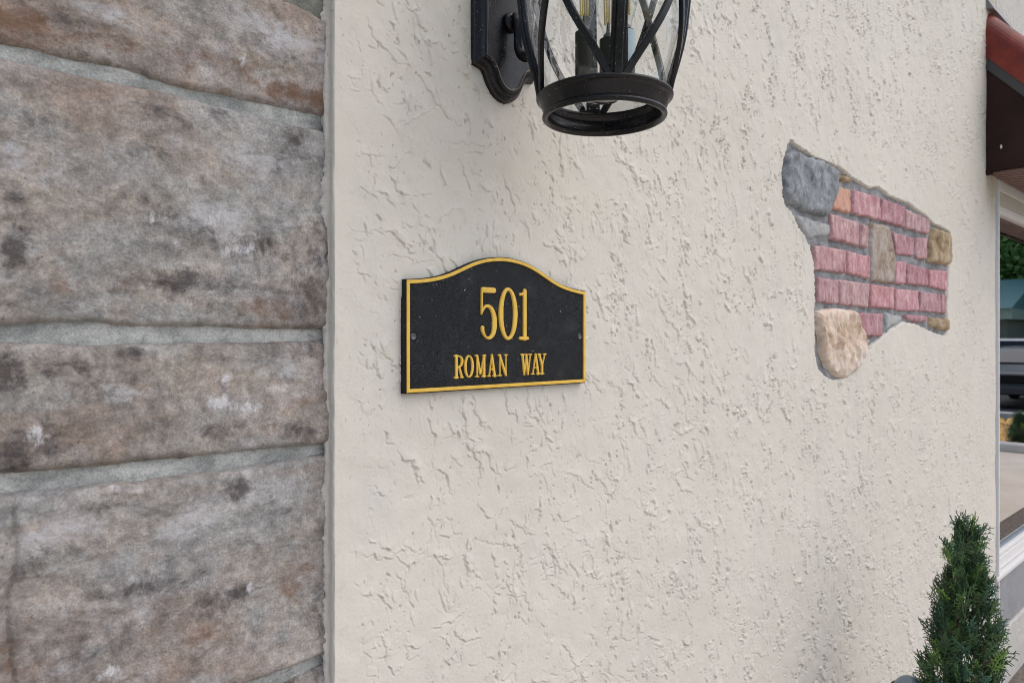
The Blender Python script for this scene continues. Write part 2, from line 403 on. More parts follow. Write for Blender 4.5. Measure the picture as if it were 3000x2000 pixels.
n.rough(n.ramp(n.noise(60, 4), [(0.3, 0.22), (0.7, 0.40)]))
M_CU = mat('rubbed_copper_edge', (0.16, 0.10, 0.065), 0.42, 0.7)
M_WH = mat('white_vinyl', (0.74, 0.73, 0.72), 0.35, spec=0.5)
M_BEI = mat('beige_vinyl', (0.52, 0.50, 0.45), 0.5)
M_SEAL = mat('dark_gasket', (0.05, 0.055, 0.06), 0.6)
M_BN = mat('brown_metal', (0.030, 0.018, 0.017), 0.5, spec=0.12); n = NT(M_BN)
n.col(n.ramp(n.noise(6, 5), [(0.35, (0.026, 0.012, 0.012)), (0.65, (0.038, 0.018, 0.017))]))
M_SOF = mat('brown_soffit', (0.17, 0.09, 0.075), 0.5)
M_DRK = mat('dark_drip_edge', (0.045, 0.043, 0.046), 0.4)
M_RED = mat('red_clay', (0.30, 0.06, 0.035), 0.55, spec=0.3); n = NT(M_RED)
n.col(n.ramp(n.noise(11, 6, 0.6), [(0.3, (0.10, 0.020, 0.018)), (0.5, (0.19, 0.030, 0.021)), (0.7, (0.25, 0.045, 0.028))])); n.nor(n.bump(n.noise(40, 5), 0.002, 0.5))
def glass_mat(name, ior, tint=(1,1,1), rough=0.0, seeded=False):
    m = bpy.data.materials.new(name); m.use_nodes = True; t = m.node_tree
    for x in list(t.nodes): t.nodes.remove(x)
    out = t.nodes.new('ShaderNodeOutputMaterial'); mx = t.nodes.new('ShaderNodeMixShader')
    lw = t.nodes.new('ShaderNodeLayerWeight'); lw.inputs[0].default_value = 0.5
    pw = t.nodes.new('ShaderNodeMath'); pw.operation = 'POWER'; pw.inputs[1].default_value = 4.0; t.links.new(lw.outputs['Facing'], pw.inputs[0])
    fr = t.nodes.new('ShaderNodeMath'); fr.operation = 'MULTIPLY_ADD'; fr.inputs[1].default_value = 1-ior; fr.inputs[2].default_value = ior; t.links.new(pw.outputs[0], fr.inputs[0])
    tr = t.nodes.new('ShaderNodeBsdfTransparent'); tr.inputs[0].default_value = (*tint, 1)
    gl = t.nodes.new('ShaderNodeBsdfGlossy'); gl.inputs['Roughness'].default_value = rough
    t.links.new(fr.outputs[0], mx.inputs[0]); t.links.new(tr.outputs[0], mx.inputs[1]); t.links.new(gl.outputs[0], mx.inputs[2])
    last = mx
    if seeded:
        tc = t.nodes.new('ShaderNodeTexCoord'); vo = t.nodes.new('ShaderNodeTexVoronoi'); vo.inputs['Scale'].default_value = 120
        t.links.new(tc.outputs['Object'], vo.inputs['Vector'])
        rp = t.nodes.new('ShaderNodeValToRGB'); rp.color_ramp.elements[0].position = 0.08; rp.color_ramp.elements[0].color = (0.7,0.7,0.7,1)
        rp.color_ramp.elements[1].position = 0.13; rp.color_ramp.elements[1].color = (0,0,0,1)
        t.links.new(vo.outputs['Distance'], rp.inputs[0])
        df = t.nodes.new('ShaderNodeBsdfDiffuse'); df.inputs[0].default_value = (0.8, 0.82, 0.85, 1)
        m2 = t.nodes.new('ShaderNodeMixShader'); t.links.new(rp.outputs[0], m2.inputs[0])
        t.links.new(mx.outputs[0], m2.inputs[1]); t.links.new(df.outputs[0], m2.inputs[2]); last = m2
        bp = t.nodes.new('ShaderNodeBump'); bp.inputs['Distance'].default_value = 0.004; bp.inputs['Strength'].default_value = 0.35
        nz = t.nodes.new('ShaderNodeTexNoise'); nz.inputs['Scale'].default_value = 28
        t.links.new(tc.outputs['Object'], nz.inputs['Vector']); t.links.new(nz.outputs[0], bp.inputs['Height']); t.links.new(bp.outputs[0], gl.inputs['Normal'])
    t.links.new(last.outputs[0], out.inputs[0]); return m
M_LG = glass_mat('seeded_lantern_glass', 0.065, (0.95, 0.96, 0.96), 0.02, True)
M_BG = glass_mat('bulb_glass', 0.05, (0.93, 0.94, 0.94))
M_WG = glass_mat('window_glass', 0.62, (0.55, 0.60, 0.58))
M_FIL = mat('filament_yellow', (0.75, 0.55, 0.12), 0.5)
M_SLV = mat('dark_candle_sleeve', (0.012, 0.011, 0.010), 0.5, spec=0.2)
M_LBL = mat('socket_label', (0.55, 0.66, 0.72), 0.6)
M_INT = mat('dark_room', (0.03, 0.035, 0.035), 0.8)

# ------------------------------------------------------------------ ground
def ground_mat(name, a, b, sc, bump=0.004, bsc=60, rough=0.9):
    m = mat(name, a, rough, spec=0.2); n = NT(m)
    n.col(n.ramp(n.noise(sc, 6, 0.65), [(0.35, a), (0.65, b)])); n.nor(n.bump(n.noise(bsc, 5, 0.7), bump, 0.7)); return m
M_ASP = ground_mat('asphalt', (0.045, 0.046, 0.05), (0.075, 0.076, 0.08), 3)
M_GRASS = ground_mat('lawn', (0.03, 0.06, 0.02), (0.06, 0.10, 0.03), 5, 0.02, 40)
M_CON = ground_mat('concrete_paving', (0.66, 0.58, 0.49), (0.76, 0.68, 0.59), 2, 0.001)
M_KERB = ground_mat('kerb_concrete', (0.50, 0.50, 0.49), (0.62, 0.62, 0.60), 4, 0.001)
M_BED = ground_mat('bed_soil', (0.30, 0.17, 0.06), (0.52, 0.30, 0.10), 9, 0.02, 25)
M_GRV = ground_mat('gravel', (0.12, 0.10, 0.085), (0.26, 0.22, 0.19), 40, 0.01, 90)
def sheet(name, x0, x1, y0, y1, z, m, label=None):
    o = pymesh(name, [(x0,y0,z),(x1,y0,z),(x1,y1,z),(x0,y1,z)], [(0,1,2,3)], m); tag(o, label, None, None, 'structure'); return o
sheet('ground', -150, 180, -150, 120, 0.0, M_GRASS)
sheet('road', 17.2, 26.0, -60, 20, 0.004, M_ASP)
sheet('pavement', -8, 12.0, -5.5, -0.72, 0.008, M_CON)
sheet('gravel_strip', -8, 12.0, -0.72, 0.0, 0.004, M_GRV)
kb = boxes('kerb', M_KERB, None, (12.0, 12.3, -8, 3, 0, 0.12), bevel=0.02); tag(kb, None, None, None, 'structure')
kb = boxes('kerb', M_KERB, None, (16.9, 17.2, -60, 20, 0, 0.13), bevel=0.02); tag(kb, None, None, None, 'structure')
sheet('planting_bed', 12.3, 16.0, -8, 3, 0.05, M_BED)
# ochre stones strewn on the bed
def rock_cluster(cx0, cx1, cy0, cy1, nrock, rmin, rmax, z):
    V = []; Fc = []
    rnd = random.Random(3)
    ico = bmesh.new(); bmesh.ops.create_icosphere(ico, subdivisions=1, radius=1); bv = [v.co.copy() for v in ico.verts]; bf = [[v.index for v in f.verts] for f in ico.faces]; ico.free()
    for _ in range(nrock):
        c = Vector((rnd.uniform(cx0, cx1), rnd.uniform(cy0, cy1), z)); r = rnd.uniform(rmin, rmax); b = len(V)
        s = Vector((rnd.uniform(.7, 1.4), rnd.uniform(.7, 1.4), rnd.uniform(.4, .8)))
        for v in bv:
            k = r*(1+0.35*mnoise.noise(v*1.7+c*9)); V.append((c.x+v.x*k*s.x, c.y+v.y*k*s.y, c.z+v.z*k*s.z))
        for f in bf: Fc.append([i+b for i in f])
    return V, Fc
V, Fc = rock_cluster(12.35, 15.9, -5, 0.5, 900, .05, .14, 0.06)
M_OCH = ground_mat('ochre_rock', (0.72, 0.40, 0.12), (0.90, 0.62, 0.26), 5, 0.004, 60)
tag(pymesh('ochre_rocks', V, Fc, M_OCH), 'ochre landscaping rocks filling the planting bed beyond the paving', None, None, 'stuff')

# ------------------------------------------------------------------ the stucco wall, trowelled relief as real geometry
XL = P(980, 993).x                       # left corner
XR = P(2920, 993).x                      # right corner at the window
NICHE_Z = [(115,65),(150,100),(215,140),(255,170),(310,190),(380,215),(430,240),(480,285),(540,320),(590,355),(640,348),(680,370),(720,405),(780,430),(830,445),(870,480),(920,510),(960,545),(985,570),(1030,590),(1080,620),(1084,700),(1082,810),(1072,840),(1068,950),(1063,1100),(1070,1212),(1050,1242),(990,1228),(930,1200),(870,1170),(800,1160),(760,1185),(700,1225),(620,1290),(550,1370),(530,1420),(510,1460),(450,1495),(390,1512),(330,1495),(290,1440),(270,1350),(265,1200),(262,1050),(262,900),(255,780),(235,700),(200,640),(160,580),(130,500),(90,460),(70,400),(62,280),(75,180),(95,110)]
def NZ(q, y=0.0):
    p = P(q[0]/2.0625+2260, q[1]/2.0625+380, y); return (p.x, p.z)
niche = [NZ(q) for q in NICHE_Z]
niche_sdf = poly_sdf(niche)

rng = np.random.default_rng(11)
GD = 0.0011
gx0, gz0 = XL-0.02, H-1.56
GNX = int((XR+0.06-gx0)/GD); GNZ = int(3.12/GD)
GNX += GNX % 2; GNZ += GNZ % 2
kx = np.fft.rfftfreq(GNX, GD)[None, :]; kz = np.fft.fftfreq(GNZ, GD)[:, None]
def grf(lmax, lmin, beta, sx=1.0, sz=1.0, tilt=0.0):
    """random field with wavelengths lmin..lmax, power falling as k^-beta; sx/sz stretch it"""
    ca, sa = math.cos(tilt), math.sin(tilt)
    a = (kx*ca+kz*sa)*sx; b = (-kx*sa+kz*ca)*sz
    k = np.sqrt(a*a+b*b)+1e-9
    amp = k**(-beta/2)*np.exp(-(1/(lmax*k))**4)*np.exp(-(lmin*k)**2)
    wn = np.fft.rfft2(rng.standard_normal((GNZ, GNX)).astype(np.float32))
    f = np.fft.irfft2(wn*amp, s=(GNZ, GNX)); f -= f.mean(); f /= f.std(); return f.astype(np.float32)
def smear(Mk, L, ang):
    """average of the mask over a length L in direction ang"""
    nst = 10; i = np.arange(1, nst+1)*L/nst
    K = np.exp(2j*PI*kz*math.sin(ang)*i[None, :])@np.exp(2j*PI*kx*math.cos(ang)*i[:, None])
    return np.fft.irfft2(np.fft.rfft2(Mk)*(K/nst), s=(GNZ, GNX)).astype(np.float32)
gX = gx0+np.arange(GNX)*GD; gZ = gz0+np.arange(GNZ)*GD
GX, GZ = np.meshgrid(gX.astype(np.float32), gZ.astype(np.float32))
base = grf(0.9, 0.10, 3.0)*0.0010+grf(0.10, 0.03, 3.0)*0.00030
patch = grf(0.28, 0.035, 3.2, 0.6, 1.3)
patch2 = grf(0.20, 0.025, 3.0, 0.6, 1.4)
gate = grf(0.10, 0.018, 3.0, 0.8, 1.0)
jag = grf(0.014, 0.0032, 2.5)
def lap(f, th, w, L, ang, dig=0.5):
    """one ragged lap edge: cliff and a thin groove on the lower left, a long feathered back"""
    M_ = sstep(th, th+w, f)
    up = np.clip(M_-smear(M_, L, ang), 0, 1)
    return up*up*(1.6-0.6*up)-1.35*dig*np.clip(smear(M_, 0.0026, ang-PI)-M_, 0, 1)
# long torn laps of the trowel: sharp on the lower left side, feathered away from it
fA = grf(0.24, 0.012, 3.7, 0.95, 1.0)+0.05*jag
fA2 = grf(0.15, 0.010, 3.6, 0.65, 1.3, 0.3)+0.06*jag
LA = 0; LA2 = 0
for i, th in enumerate((-1.2, -0.3, 0.5)):
    LA = LA+lap(fA, th, 0.028, 0.030, PI*(1.14+0.09*i), 0.9)*sstep(0.35, 0.8, gate*(1 if i % 2 else -1))
for i, th in enumerate((-0.8, 0.7)):
    LA2 = LA2+lap(fA2, th, 0.035, 0.022, PI*1.1, 0.9)*sstep(0.45, 1.0, patch2*(1 if i % 2 else -1))
SM = np.zeros((GNZ, GNX), np.float32)
for k in range(1150):
    left_ = rng.random() < 0.64
    u0 = (rng.random()*0.30 if left_ else 0.3+rng.random()*0.7)*(GNX*GD); v0 = rng.random()*GNZ*GD
    if left_: v0 = GNZ*GD*0.5+(rng.random()-0.5)*(1.0+1.0*u0)
    ang = rng.choice([-1.0, -0.55, -1.35, 0.5, -2.3, -0.15], p=[.32, .2, .2, .1, .1, .08])+rng.normal()*0.25
    ln = 0.012+0.110*rng.random()**2.3; npt = int(ln/0.0006); cur = rng.normal()*0.010; w1 = 0.0; am = 0.5+0.7*rng.random()
    for q in range(npt):
        w1 = 0.84*w1+rng.normal()*0.36; ang += cur*0.6; th_ = ang+w1
        u0 += 0.0006*math.cos(th_); v0 += 0.0006*math.sin(th_)
        iu, iv = int(u0/GD), int(v0/GD)
        if 0 <= iu < GNX and 0 <= iv < GNZ:
            t_ = q/npt; SM[iv, iu] = max(SM[iv, iu], am*min(1, 6*t_, 5*(1-t_))*(0.75+0.25*math.sin(q*0.13+k)))
def lineconv(A, parts):
    """spread the drawn lines into gaussian ribbons (height, half width, shift) about them"""
    K = 0
    for hgt_, sg_, sh_, an_ in parts:
        K = K+hgt_*GD*sg_*math.sqrt(PI)*0.8/GD**2*np.exp(-(PI*sg_)**2*(kx*kx+kz*kz))*np.exp(-2j*PI*(kx*sh_*math.cos(an_)+kz*sh_*math.sin(an_)))
    return np.fft.irfft2(np.fft.rfft2(A)*K, s=(GNZ, GNX)).astype(np.float32)
LS = lineconv(SM, [(0.9, 0.0010, 0.0, 0.0), (-1.35, 0.0012, 0.0021, PI*1.2), (0.40, 0.0055, 0.0050, PI*0.2)])
zone = sstep(-0.75, 0.25, grf(0.35, 0.05, 3.2, 0.7, 1.2))
xden = 0.40+0.60*sstep(XL+0.1, XL+0.8, GX)
# short slanting gouges in clusters
fB = grf(0.030, 0.0036, 2.7, 0.72, 1.7, 0.32)
pB = sstep(0.15, 0.95, patch)*sstep(-0.8, 0.4, gate)*xden
PB = sstep(0.0, 0.30, fB-2.75+1.85*pB)
# fine pinholes and crumbs
fC = grf(0.011, 0.0026, 2.0, 0.75, 1.5, 0.3)
pC = sstep(0.35, 1.2, patch2+0.45*gate)*xden
PC = sstep(0.0, 0.4, fC-3.0+1.65*pC)
fE = grf(0.018, 0.0034, 2.6, 0.8, 1.3)
LC = lap(fE, 2.6-1.5*pB, 0.2, 0.006, PI*1.18, 1.2)
rough_gate = sstep(0.02, 0.055, GX-XL+0.006*patch)
rough_gate *= 0.6+0.4*sstep(XR-0.02, XR-0.25, GX)
sub = (slice(None, None, 6), slice(None, None, 6))
Nd = np.full(GX.shape, 1.0, np.float32)
bx0, bx1, bz0, bz1 = bounds_of(niche, 0.30)
ix0, ix1 = np.searchsorted(gX, [bx0, bx1]); iz0, iz1 = np.searchsorted(gZ, [bz0, bz1])
Nd[iz0:iz1, ix0:ix1] = niche_sdf(GX[iz0:iz1, ix0:ix1], GZ[iz0:iz1, ix0:ix1])
ncx = 0.5*(niche[0][0]+niche[20][0])
right_side = sstep(ncx-0.35, ncx+0.1, GX)
rough_gate *= 1-(1-sstep(0.015, 0.16, Nd+0.03*patch))*(0.35+0.6*right_side)
farther = 1+0.8*sstep(XL+0.3, XL+1.8, GX)
rz = (0.30+0.70*zone)*(0.62+0.38*sstep(XL+0.2, XL+0.9, GX))
HM = base+rough_gate*farther*(0.0025*np.clip(LS, -1.4, 1.3)/farther+rz*0.0023*LA+rz*0.0021*LA2+rz*0.0008*LC-(0.25+0.75*zone)*(0.0042*PB+0.0031*PC))
HM += grf(0.02, 0.004, 1.5)*0.00005
HM = HM+0.0025*np.exp(-(np.maximum(Nd, 0)/0.012)**2)*(0.6+0.4*patch2)*0.6
edge = sstep(0.0035, -0.0055, Nd+0.0018*grf(0.02, 0.004, 2.0))
HM = HM*(1-edge)-0.024*edge
del fA, fA2, fB, fC, fE, LA, LA2, LC, PB, PC, LS, SM, rz, zone, farther
def sampleH(X, Z):
    u = np.clip((X-gx0)/GD, 0, GNX-2.001); v = np.clip((Z-gz0)/GD, 0, GNZ-2.001)
    i = u.astype(int); j = v.astype(int); a = u-i; b = v-j
    return (HM[j, i]*(1-a)+HM[j, i+1]*a)*(1-b)+(HM[j+1, i]*(1-a)+HM[j+1, i+1]*a)*b
NCOL, NROW = 1000, 940
pxs = np.linspace(980, 2918, NCOL)
cols = np.array([P(p, HY).x for p in pxs])
dep = np.array([(P(p, HY)-CAMP).dot(_f) for p in pxs])
hh = np.minimum(dep*(1010/F)*1.05, 1.55)
rows = np.linspace(-1, 1, NROW)
XX = np.repeat(cols[None, :], NROW, 0); ZZ = H+rows[:, None]*hh[None, :]
zlo = np.stack([np.zeros(NCOL), np.minimum(0.03, ZZ[0]-0.004)]); zhi = np.stack([ZZ[-1]+0.3, np.full(NCOL, 3.9)])
ZZ = np.vstack([zlo, ZZ, zhi]); XX = np.vstack([XX[:2], XX, XX[:2]])
YY = -sampleH(XX, ZZ)
# rounded right-hand corner and the return into the window opening
rc = np.clip((XX-(XR-0.022))/0.022, 0, 1); YY = YY+0.010*rc**3
XX = np.hstack([XX, np.full((len(XX), 1), XR+0.001), np.full((len(XX), 1), XR+0.001)])
ZZ = np.hstack([ZZ, ZZ[:, -1:], ZZ[:, -1:]]); YY = np.hstack([YY, np.full((len(YY), 1), 0.016), np.full((len(YY), 1), 0.16)])
nr, ncx_ = XX.shape
idx = np.arange(nr*ncx_).reshape(nr, ncx_)
Q = np.stack([idx[:-1,:-1].ravel(), idx[:-1,1:].ravel(), idx[1:,1:].ravel(), idx[1:,:-1].ravel()], 1)
wall = empty('stucco_wall', (XL, 0, 0), 'cream painted stucco wall with trowelled relief, holding the house number sign and a patch of bare brick', 'wall')
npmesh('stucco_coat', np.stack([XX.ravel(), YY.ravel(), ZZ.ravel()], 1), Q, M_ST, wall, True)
boxes('wall_core', M_STF, wall, (XL+0.012, XR, 0.045, 0.28, 0.0, 3.9))

boxes('corner_bead', mat('white_bead', (0.72, 0.72, 0.73), 0.5), wall, (XR-0.005, XR+0.006, -0.0105, 0.02, 0.0, P(2920, 535).z), bevel=0.002)
# ragged plaster return between the stucco face and the stonework
nz_ = 1500; zz = np.concatenate([np.linspace(0.0, H-0.56, 60), np.linspace(H-0.55, H+0.55, nz_), np.linspace(H+0.56, 3.9, 60)])
one = np.zeros_like(zz)
def n1(s, seed, octs=4): return fbm(one, zz, s, seed, octs, 0.6)
BK = 0.026
prof = [(0.0005+0*zz, -0.0002+0*zz), (-0.0008+0.0012*n1(.02, 3), 0.0015+0*zz), (-0.0014+0.0012*n1(.03, 7), 0.006+0*zz), (-0.0005+0.002*n1(.02, 11), 0.011+0*zz),
        (0.0005+0.002*n1(.04, 15), 0.015+0*zz), (-0.0015+0.003*n1(.03, 19), 0.018+0.002*n1(.02, 23)), (-0.0035+0.004*n1(.05, 27, 5), 0.0205+0.002*n1(.03, 31)),
        (-0.0045+0.007*n1(.06, 35, 5)+0.004*n1(.008, 36, 3), 0.0235+0*zz), (-0.0035+0.007*n1(.06, 35, 5)+0.004*n1(.008, 36, 3), 0.033+0*zz), (-0.003+0*zz, 0.06+0*zz)]
EX = np.stack([XL+p[0] for p in prof], 1); EY = np.stack([p[1] for p in prof], 1); EZ = np.repeat(zz[:, None], len(prof), 1)
EX[:, 4:7] -= 0.0012; EY[:, 0] = -sampleH(np.full_like(zz, XL+0.0006), zz)-0.0001
idx = np.arange(EX.size).reshape(EX.shape)
Q = np.stack([idx[:-1,:-1].ravel(), idx[1:,:-1].ravel(), idx[1:,1:].ravel(), idx[:-1,1:].ravel()], 1)
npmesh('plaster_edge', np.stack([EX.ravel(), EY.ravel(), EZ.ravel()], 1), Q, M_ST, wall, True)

# ------------------------------------------------------------------ exposed brick patch
mb = offset_poly(list(reversed(niche)), -0.010)
def bed(S, X, Z): return 0.0009+fbm(X, Z, 0.03, 5, 5)*0.004+fbm(X, Z, 0.006, 9, 3)*0.0012
relief('mortar_bed', poly_sdf(mb), bounds_of(mb, 0.01), 0.005, 0.010, bed, M_MD, wall)
def piece(name, pts, mt, hgt, rnd, seed, conv=NZ, y0=0.010, res=0.0045, rough=0.0015, ragged=0.0015, edge_r=0.008, lab=None):
    poly = [conv(q) for q in pts]; f0 = poly_sdf(poly)
    def sdf(X, Z): return f0(X, Z)+ragged*2*fbm(X, Z, 0.02, seed, 3)
    def hf(d, X, Z):
        e = 1-np.exp(-d/edge_r)
        if hgt > 0.03:
            r1 = np.abs(fbm(X+0.4*Z, Z*0.6, 0.055, seed+1, 4)); r2 = np.abs(fbm(X, Z*0.5, 0.03, seed+2, 4))
            return e*(hgt-0.016+0.030*np.minimum(r1, 0.45)+0.014*np.minimum(r2, 0.4)+0.010*fbm(X, Z, 0.09, seed+6, 2))
        return (hgt*(e**0.8)+rnd*fbm(X, Z, 0.05, seed+3, 4)*e+rough*fbm(X*1.3, Z*0.7, 0.016, seed+8, 4)*e)
    o = relief(name, sdf, bounds_of(poly, 0.006), res, y0, hf, mt, wall)
    if lab: o['label'] = lab
    return o
bricks = [([(395,340),(475,362),(480,505),(365,478)], 1), ([(497,360),(655,405),(658,544),(490,507)], 0), ([(668,415),(804,463),(803,592),(665,550)], 0),
 ([(809,476),(956,545),(950,634),(808,594)], 0), ([(360,505),(526,557),(530,702),(362,662)], 0), ([(545,568),(583,580),(584,718),(540,702)], 0),
 ([(738,616),(864,652),(863,762),(752,755)], 0), ([(873,655),(946,650),(941,786),(874,777)], 1.5), ([(258,694),(448,725),(447,868),(268,850)], 0),
 ([(459,728),(592,764),(593,902),(458,868)], 0.5), ([(757,792),(810,800),(809,932),(745,930)], 0), ([(824,806),(946,840),(948,946),(821,932)], 0),
 ([(955,846),(1066,850),(1060,972),(954,948)], 0.5), ([(279,888),(401,905),(405,1052),(282,1042)], 0), ([(413,906),(589,926),(584,1074),(414,1057)], 0),
 ([(600,930),(741,950),(739,1087),(598,1072)], 0), ([(751,956),(891,972),(891,1097),(754,1092)], 0), ([(898,976),(1022,990),(1022,1108),(900,1098)], 0),
 ([(1028,990),(1062,998),(1058,1112),(1027,1108)], 0), ([(522,1103),(670,1110),(670,1250),(540,1247)], 0.5), ([(803,1116),(936,1122),(939,1158),(870,1160),(820,1147)], 0)]
for i, (q, k) in enumerate(bricks):
    o = piece('brick', q, M_BO if k in (1,) else M_BP, 0.0105+0.003*random.random(), 0.002, 40+i*7, rough=0.0034, edge_r=0.0015, res=0.0027, ragged=0.0021)
    if k == 1: o['label'] = 'orange brick beside the big grey stone'
stones = [([(82,150),(128,122),(240,165),(375,212),(402,250),(395,370),(357,500),(330,530),(200,490),(98,440),(76,330)], M_RG, .020, 'large rough grey stone at the top left'),
 ([(150,508),(360,568),(358,640),(240,656),(200,600)], M_RL, .010, 'thin pale grey stone'), ([(395,252),(470,278),(492,322),(430,312),(398,300)], M_RT, .012, 'small tan stone'),
 ([(605,555),(720,578),(737,700),(752,800),(742,932),(640,922),(608,905),(600,700)], M_RM, .014, 'tall taupe stone among the bricks'),
 ([(978,592),(1074,622),(1082,700),(1079,816),(1040,815),(948,800),(955,680)], M_RT, .022, 'brown stone at the right edge'),
 ([(965,1135),(1062,1140),(1066,1216),(1040,1212),(952,1182)], M_RT, .020, 'brown stone at the lower right'),
 ([(277,1092),(350,1076),(430,1082),(502,1090),(527,1150),(547,1250),(541,1350),(512,1440),(460,1490),(430,1502),(380,1480),(330,1430),(300,1340),(282,1200)], M_RP, .034, 'large peach coloured stone standing proud'),
 ([(690,1095),(803,1132),(790,1160),(702,1212)], M_RL, .008, 'pale grey stone chip'), ([(552,1258),(622,1266),(600,1292),(552,1332)], M_RL, .008, 'small grey stone chip at the bottom')]
for i, (q, m_, h_, lb) in enumerate(stones):
    big_ = h_ > 0.018
    piece('stone', q, m_, h_, 0.009 if big_ else 0.004, 300+i*11, res=0.004, rough=0.004 if big_ else 0.002, ragged=0.003, edge_r=0.0045, lab=lb)

# ------------------------------------------------------------------ rock-faced stone wall on the left
SY = 0.024
def SP(px, py): p = P(px, py, SY); return (p.x, p.z)
swall = empty('stone_wall', (0, SY, 0), 'weathered grey and brown stone wall of large rough blocks, left of the cream stucco', 'wall')
XE = XL+0.02
def ext(line, px):   # y on a line of photo points (piecewise)
    return float(np.interp(px, [a for a, b in line], [b for a, b in line]))
L0 = [(-600,-420),(0,-130),(820,-6),(900,30),(958,66),(1020,90)]
L1 = [(-600,5),(0,118),(200,165),(320,186),(480,238),(700,280),(860,318),(955,340),(1020,352)]
L2 = [(-600,30),(0,165),(220,213),(480,266),(700,325),(870,366),(955,384),(1020,398)]
L3 = [(-600,948),(0,955),(250,938),(380,952),(560,957),(620,948),(720,960),(955,962),(1020,962)]
L4 = [(-600,1020),(0,1005),(300,1010),(600,1006),(955,1000),(1020,998)]
L5 = [(-600,1450),(0,1388),(300,1362),(560,1338),(800,1312),(950,1300),(1020,1292)]
L6 = [(-600,1540),(0,1450),(180,1440),(300,1420),(560,1392),(760,1366),(940,1335),(1020,1325)]
L7 = [(-600,2460),(300,2160),(720,2000),(800,1975),(900,1934),(945,1912),(1020,1890)]
L8 = [(-600,2560),(500,2140),(800,2030),(860,1990),(945,1952),(1020,1930)]
L9 = [(-600,3400),(1020,2700)]
def block(top, bot, px0, px1, mt, seed, hgt=0.016, lab=None, res=0.0024, groove=None):
    xs = np.linspace(px0, px1, 26)
    pts = [SP(x, ext(bot, x)) for x in xs]+[SP(x, ext(top, x)) for x in reversed(xs)]
    f0 = poly_sdf(pts)
    def sdf(X, Z): return f0(X, Z)+0.0026*fbm(X, Z, 0.05, seed, 4)+0.0012*fbm(X, Z, 0.006, seed+50, 2)-0.0018
    def hf(d, X, Z):
        e = 1-np.exp(-d/0.0028)
        slab = fbm(X*0.7, Z*1.5, 0.17, seed+5, 3)
        slab = slab+0.12*fbm(X, Z, 0.03, seed+6, 4); st = slab*6; st = (np.floor(st)+sstep(0.40, 0.60, st-np.floor(st)))/6
        rid = np.abs(fbm(X+Z*0.3, Z*1.6-X*0.2, 0.09, seed+9, 5))
        gv = 0.005*np.exp(-((X-groove+0.012*fbm(X*0, Z, 0.10, 5, 4))/0.0022)**2) if groove is not None else 0.0
        pits = sstep(0.22, 0.42, fbm(X, Z, 0.020, seed+21, 3))*sstep(0.0, 0.25, fbm(X, Z, 0.12, seed+33, 2))
        return -gv+e*(hgt+0.009*st)+e*(0.0055*rid+0.0028*fbm(X, Z*1.2, 0.045, seed+14, 5)-0.0022*pits+0.0009*fbm(X, Z, 0.008, seed+17, 3))
    o = relief('stone', sdf, bounds_of(pts, 0.014), res, SY+0.013, hf, mt, swall)
    if lab: o['label'] = lab
block(L0, L1, -420, 1010, M_S[0], 101, lab='brown tinged block at the top')
block(L2, L3, -420, 1010, M_S[1], 130, lab='tallest grey block')
block(L4, L5, -420, 1010, M_S[2], 160, lab='dark stained block')
block(L6, L7, -420, 1010, M_S[3], 190, lab='blue grey block', groove=SP(38, 1700)[0])
block(L8, L9, -420, 1010, M_S[0], 250, lab='reddish grey block at the bottom', res=0.005)
def mortar_sheet(name, z0, z1, mt, y, res=0.004):
    poly = [(-0.30, z0), (XL+0.03, z0), (XL+0.03, z1), (-0.30, z1)]
    def hf(d, X, Z): return fbm(X, Z, 0.06, 71, 5)*0.0030+fbm(X*0.4, Z, 0.02, 78, 3)*0.002+fbm(X, Z, 0.006, 79, 2)*0.0007
    relief(name, poly_sdf(poly), (-0.302, XL+0.032, z0-0.002, z1+0.002), res, y, hf, mt, swall)
mortar_sheet('mortar', 0.9, SP(0, -60)[1], M_MO, SY+0.0082)
mortar_sheet('mortar', SP(955, 96)[1], 2.9, M_MV, SY+0.0018)
# rough lower courses and the rest of the wall (beyond the picture)
boxes('wall_core', M_MO, swall, (-2.6, XL+0.011, SY+0.03, 0.28, 0.0, 3.9))
for zi, (z0, z1) in enumerate(((0.02, 0.27), (0.30, 0.55), (0.58, 0.88))):
    boxes('stone', M_S[zi % 4], swall, (-0.35, XL-0.006, SY-0.004, SY+0.03, z0, z1), bevel=0.012)
    boxes('stone', M_S[(zi+1) % 4], swall, (-1.3, -0.38, SY-0.004, SY+0.03, z0, z1), bevel=0.012)
for z0, z1 in ((0.90, 1.25), (1.29, 1.62), (1.65, 2.05), (2.09, 2.5), (2.54, 2.9)):
    boxes('stone', M_S[int(z0*10) % 4], swall, (-1.45, -0.325, SY-0.004, SY+0.03, z0, z1), bevel=0.012)

# ------------------------------------------------------------------ house number sign
SGY = -0.012
def Z2(x, y, yy=SGY):
    p = P(x/3.408+1140, y/3.408+720, yy); return (p.x, p.z)
sc_ = Z2(1065, 900); sign = empty('house_number_sign', (sc_[0], 0, Z2(0, 1400)[1]), 'black arched plaque with gold border reading 501 ROMAN WAY, fixed to the stucco wall', 'sign')
arch = [(172,338),(300,332),(430,318),(560,285),(680,232),(800,170),(920,128),(1040,112),(1160,118),(1280,145),(1400,190),(1520,265),(1640,355),(1760,412),(1860,440),(1958,462)]
arch = [Z2(*q) for q in arch]
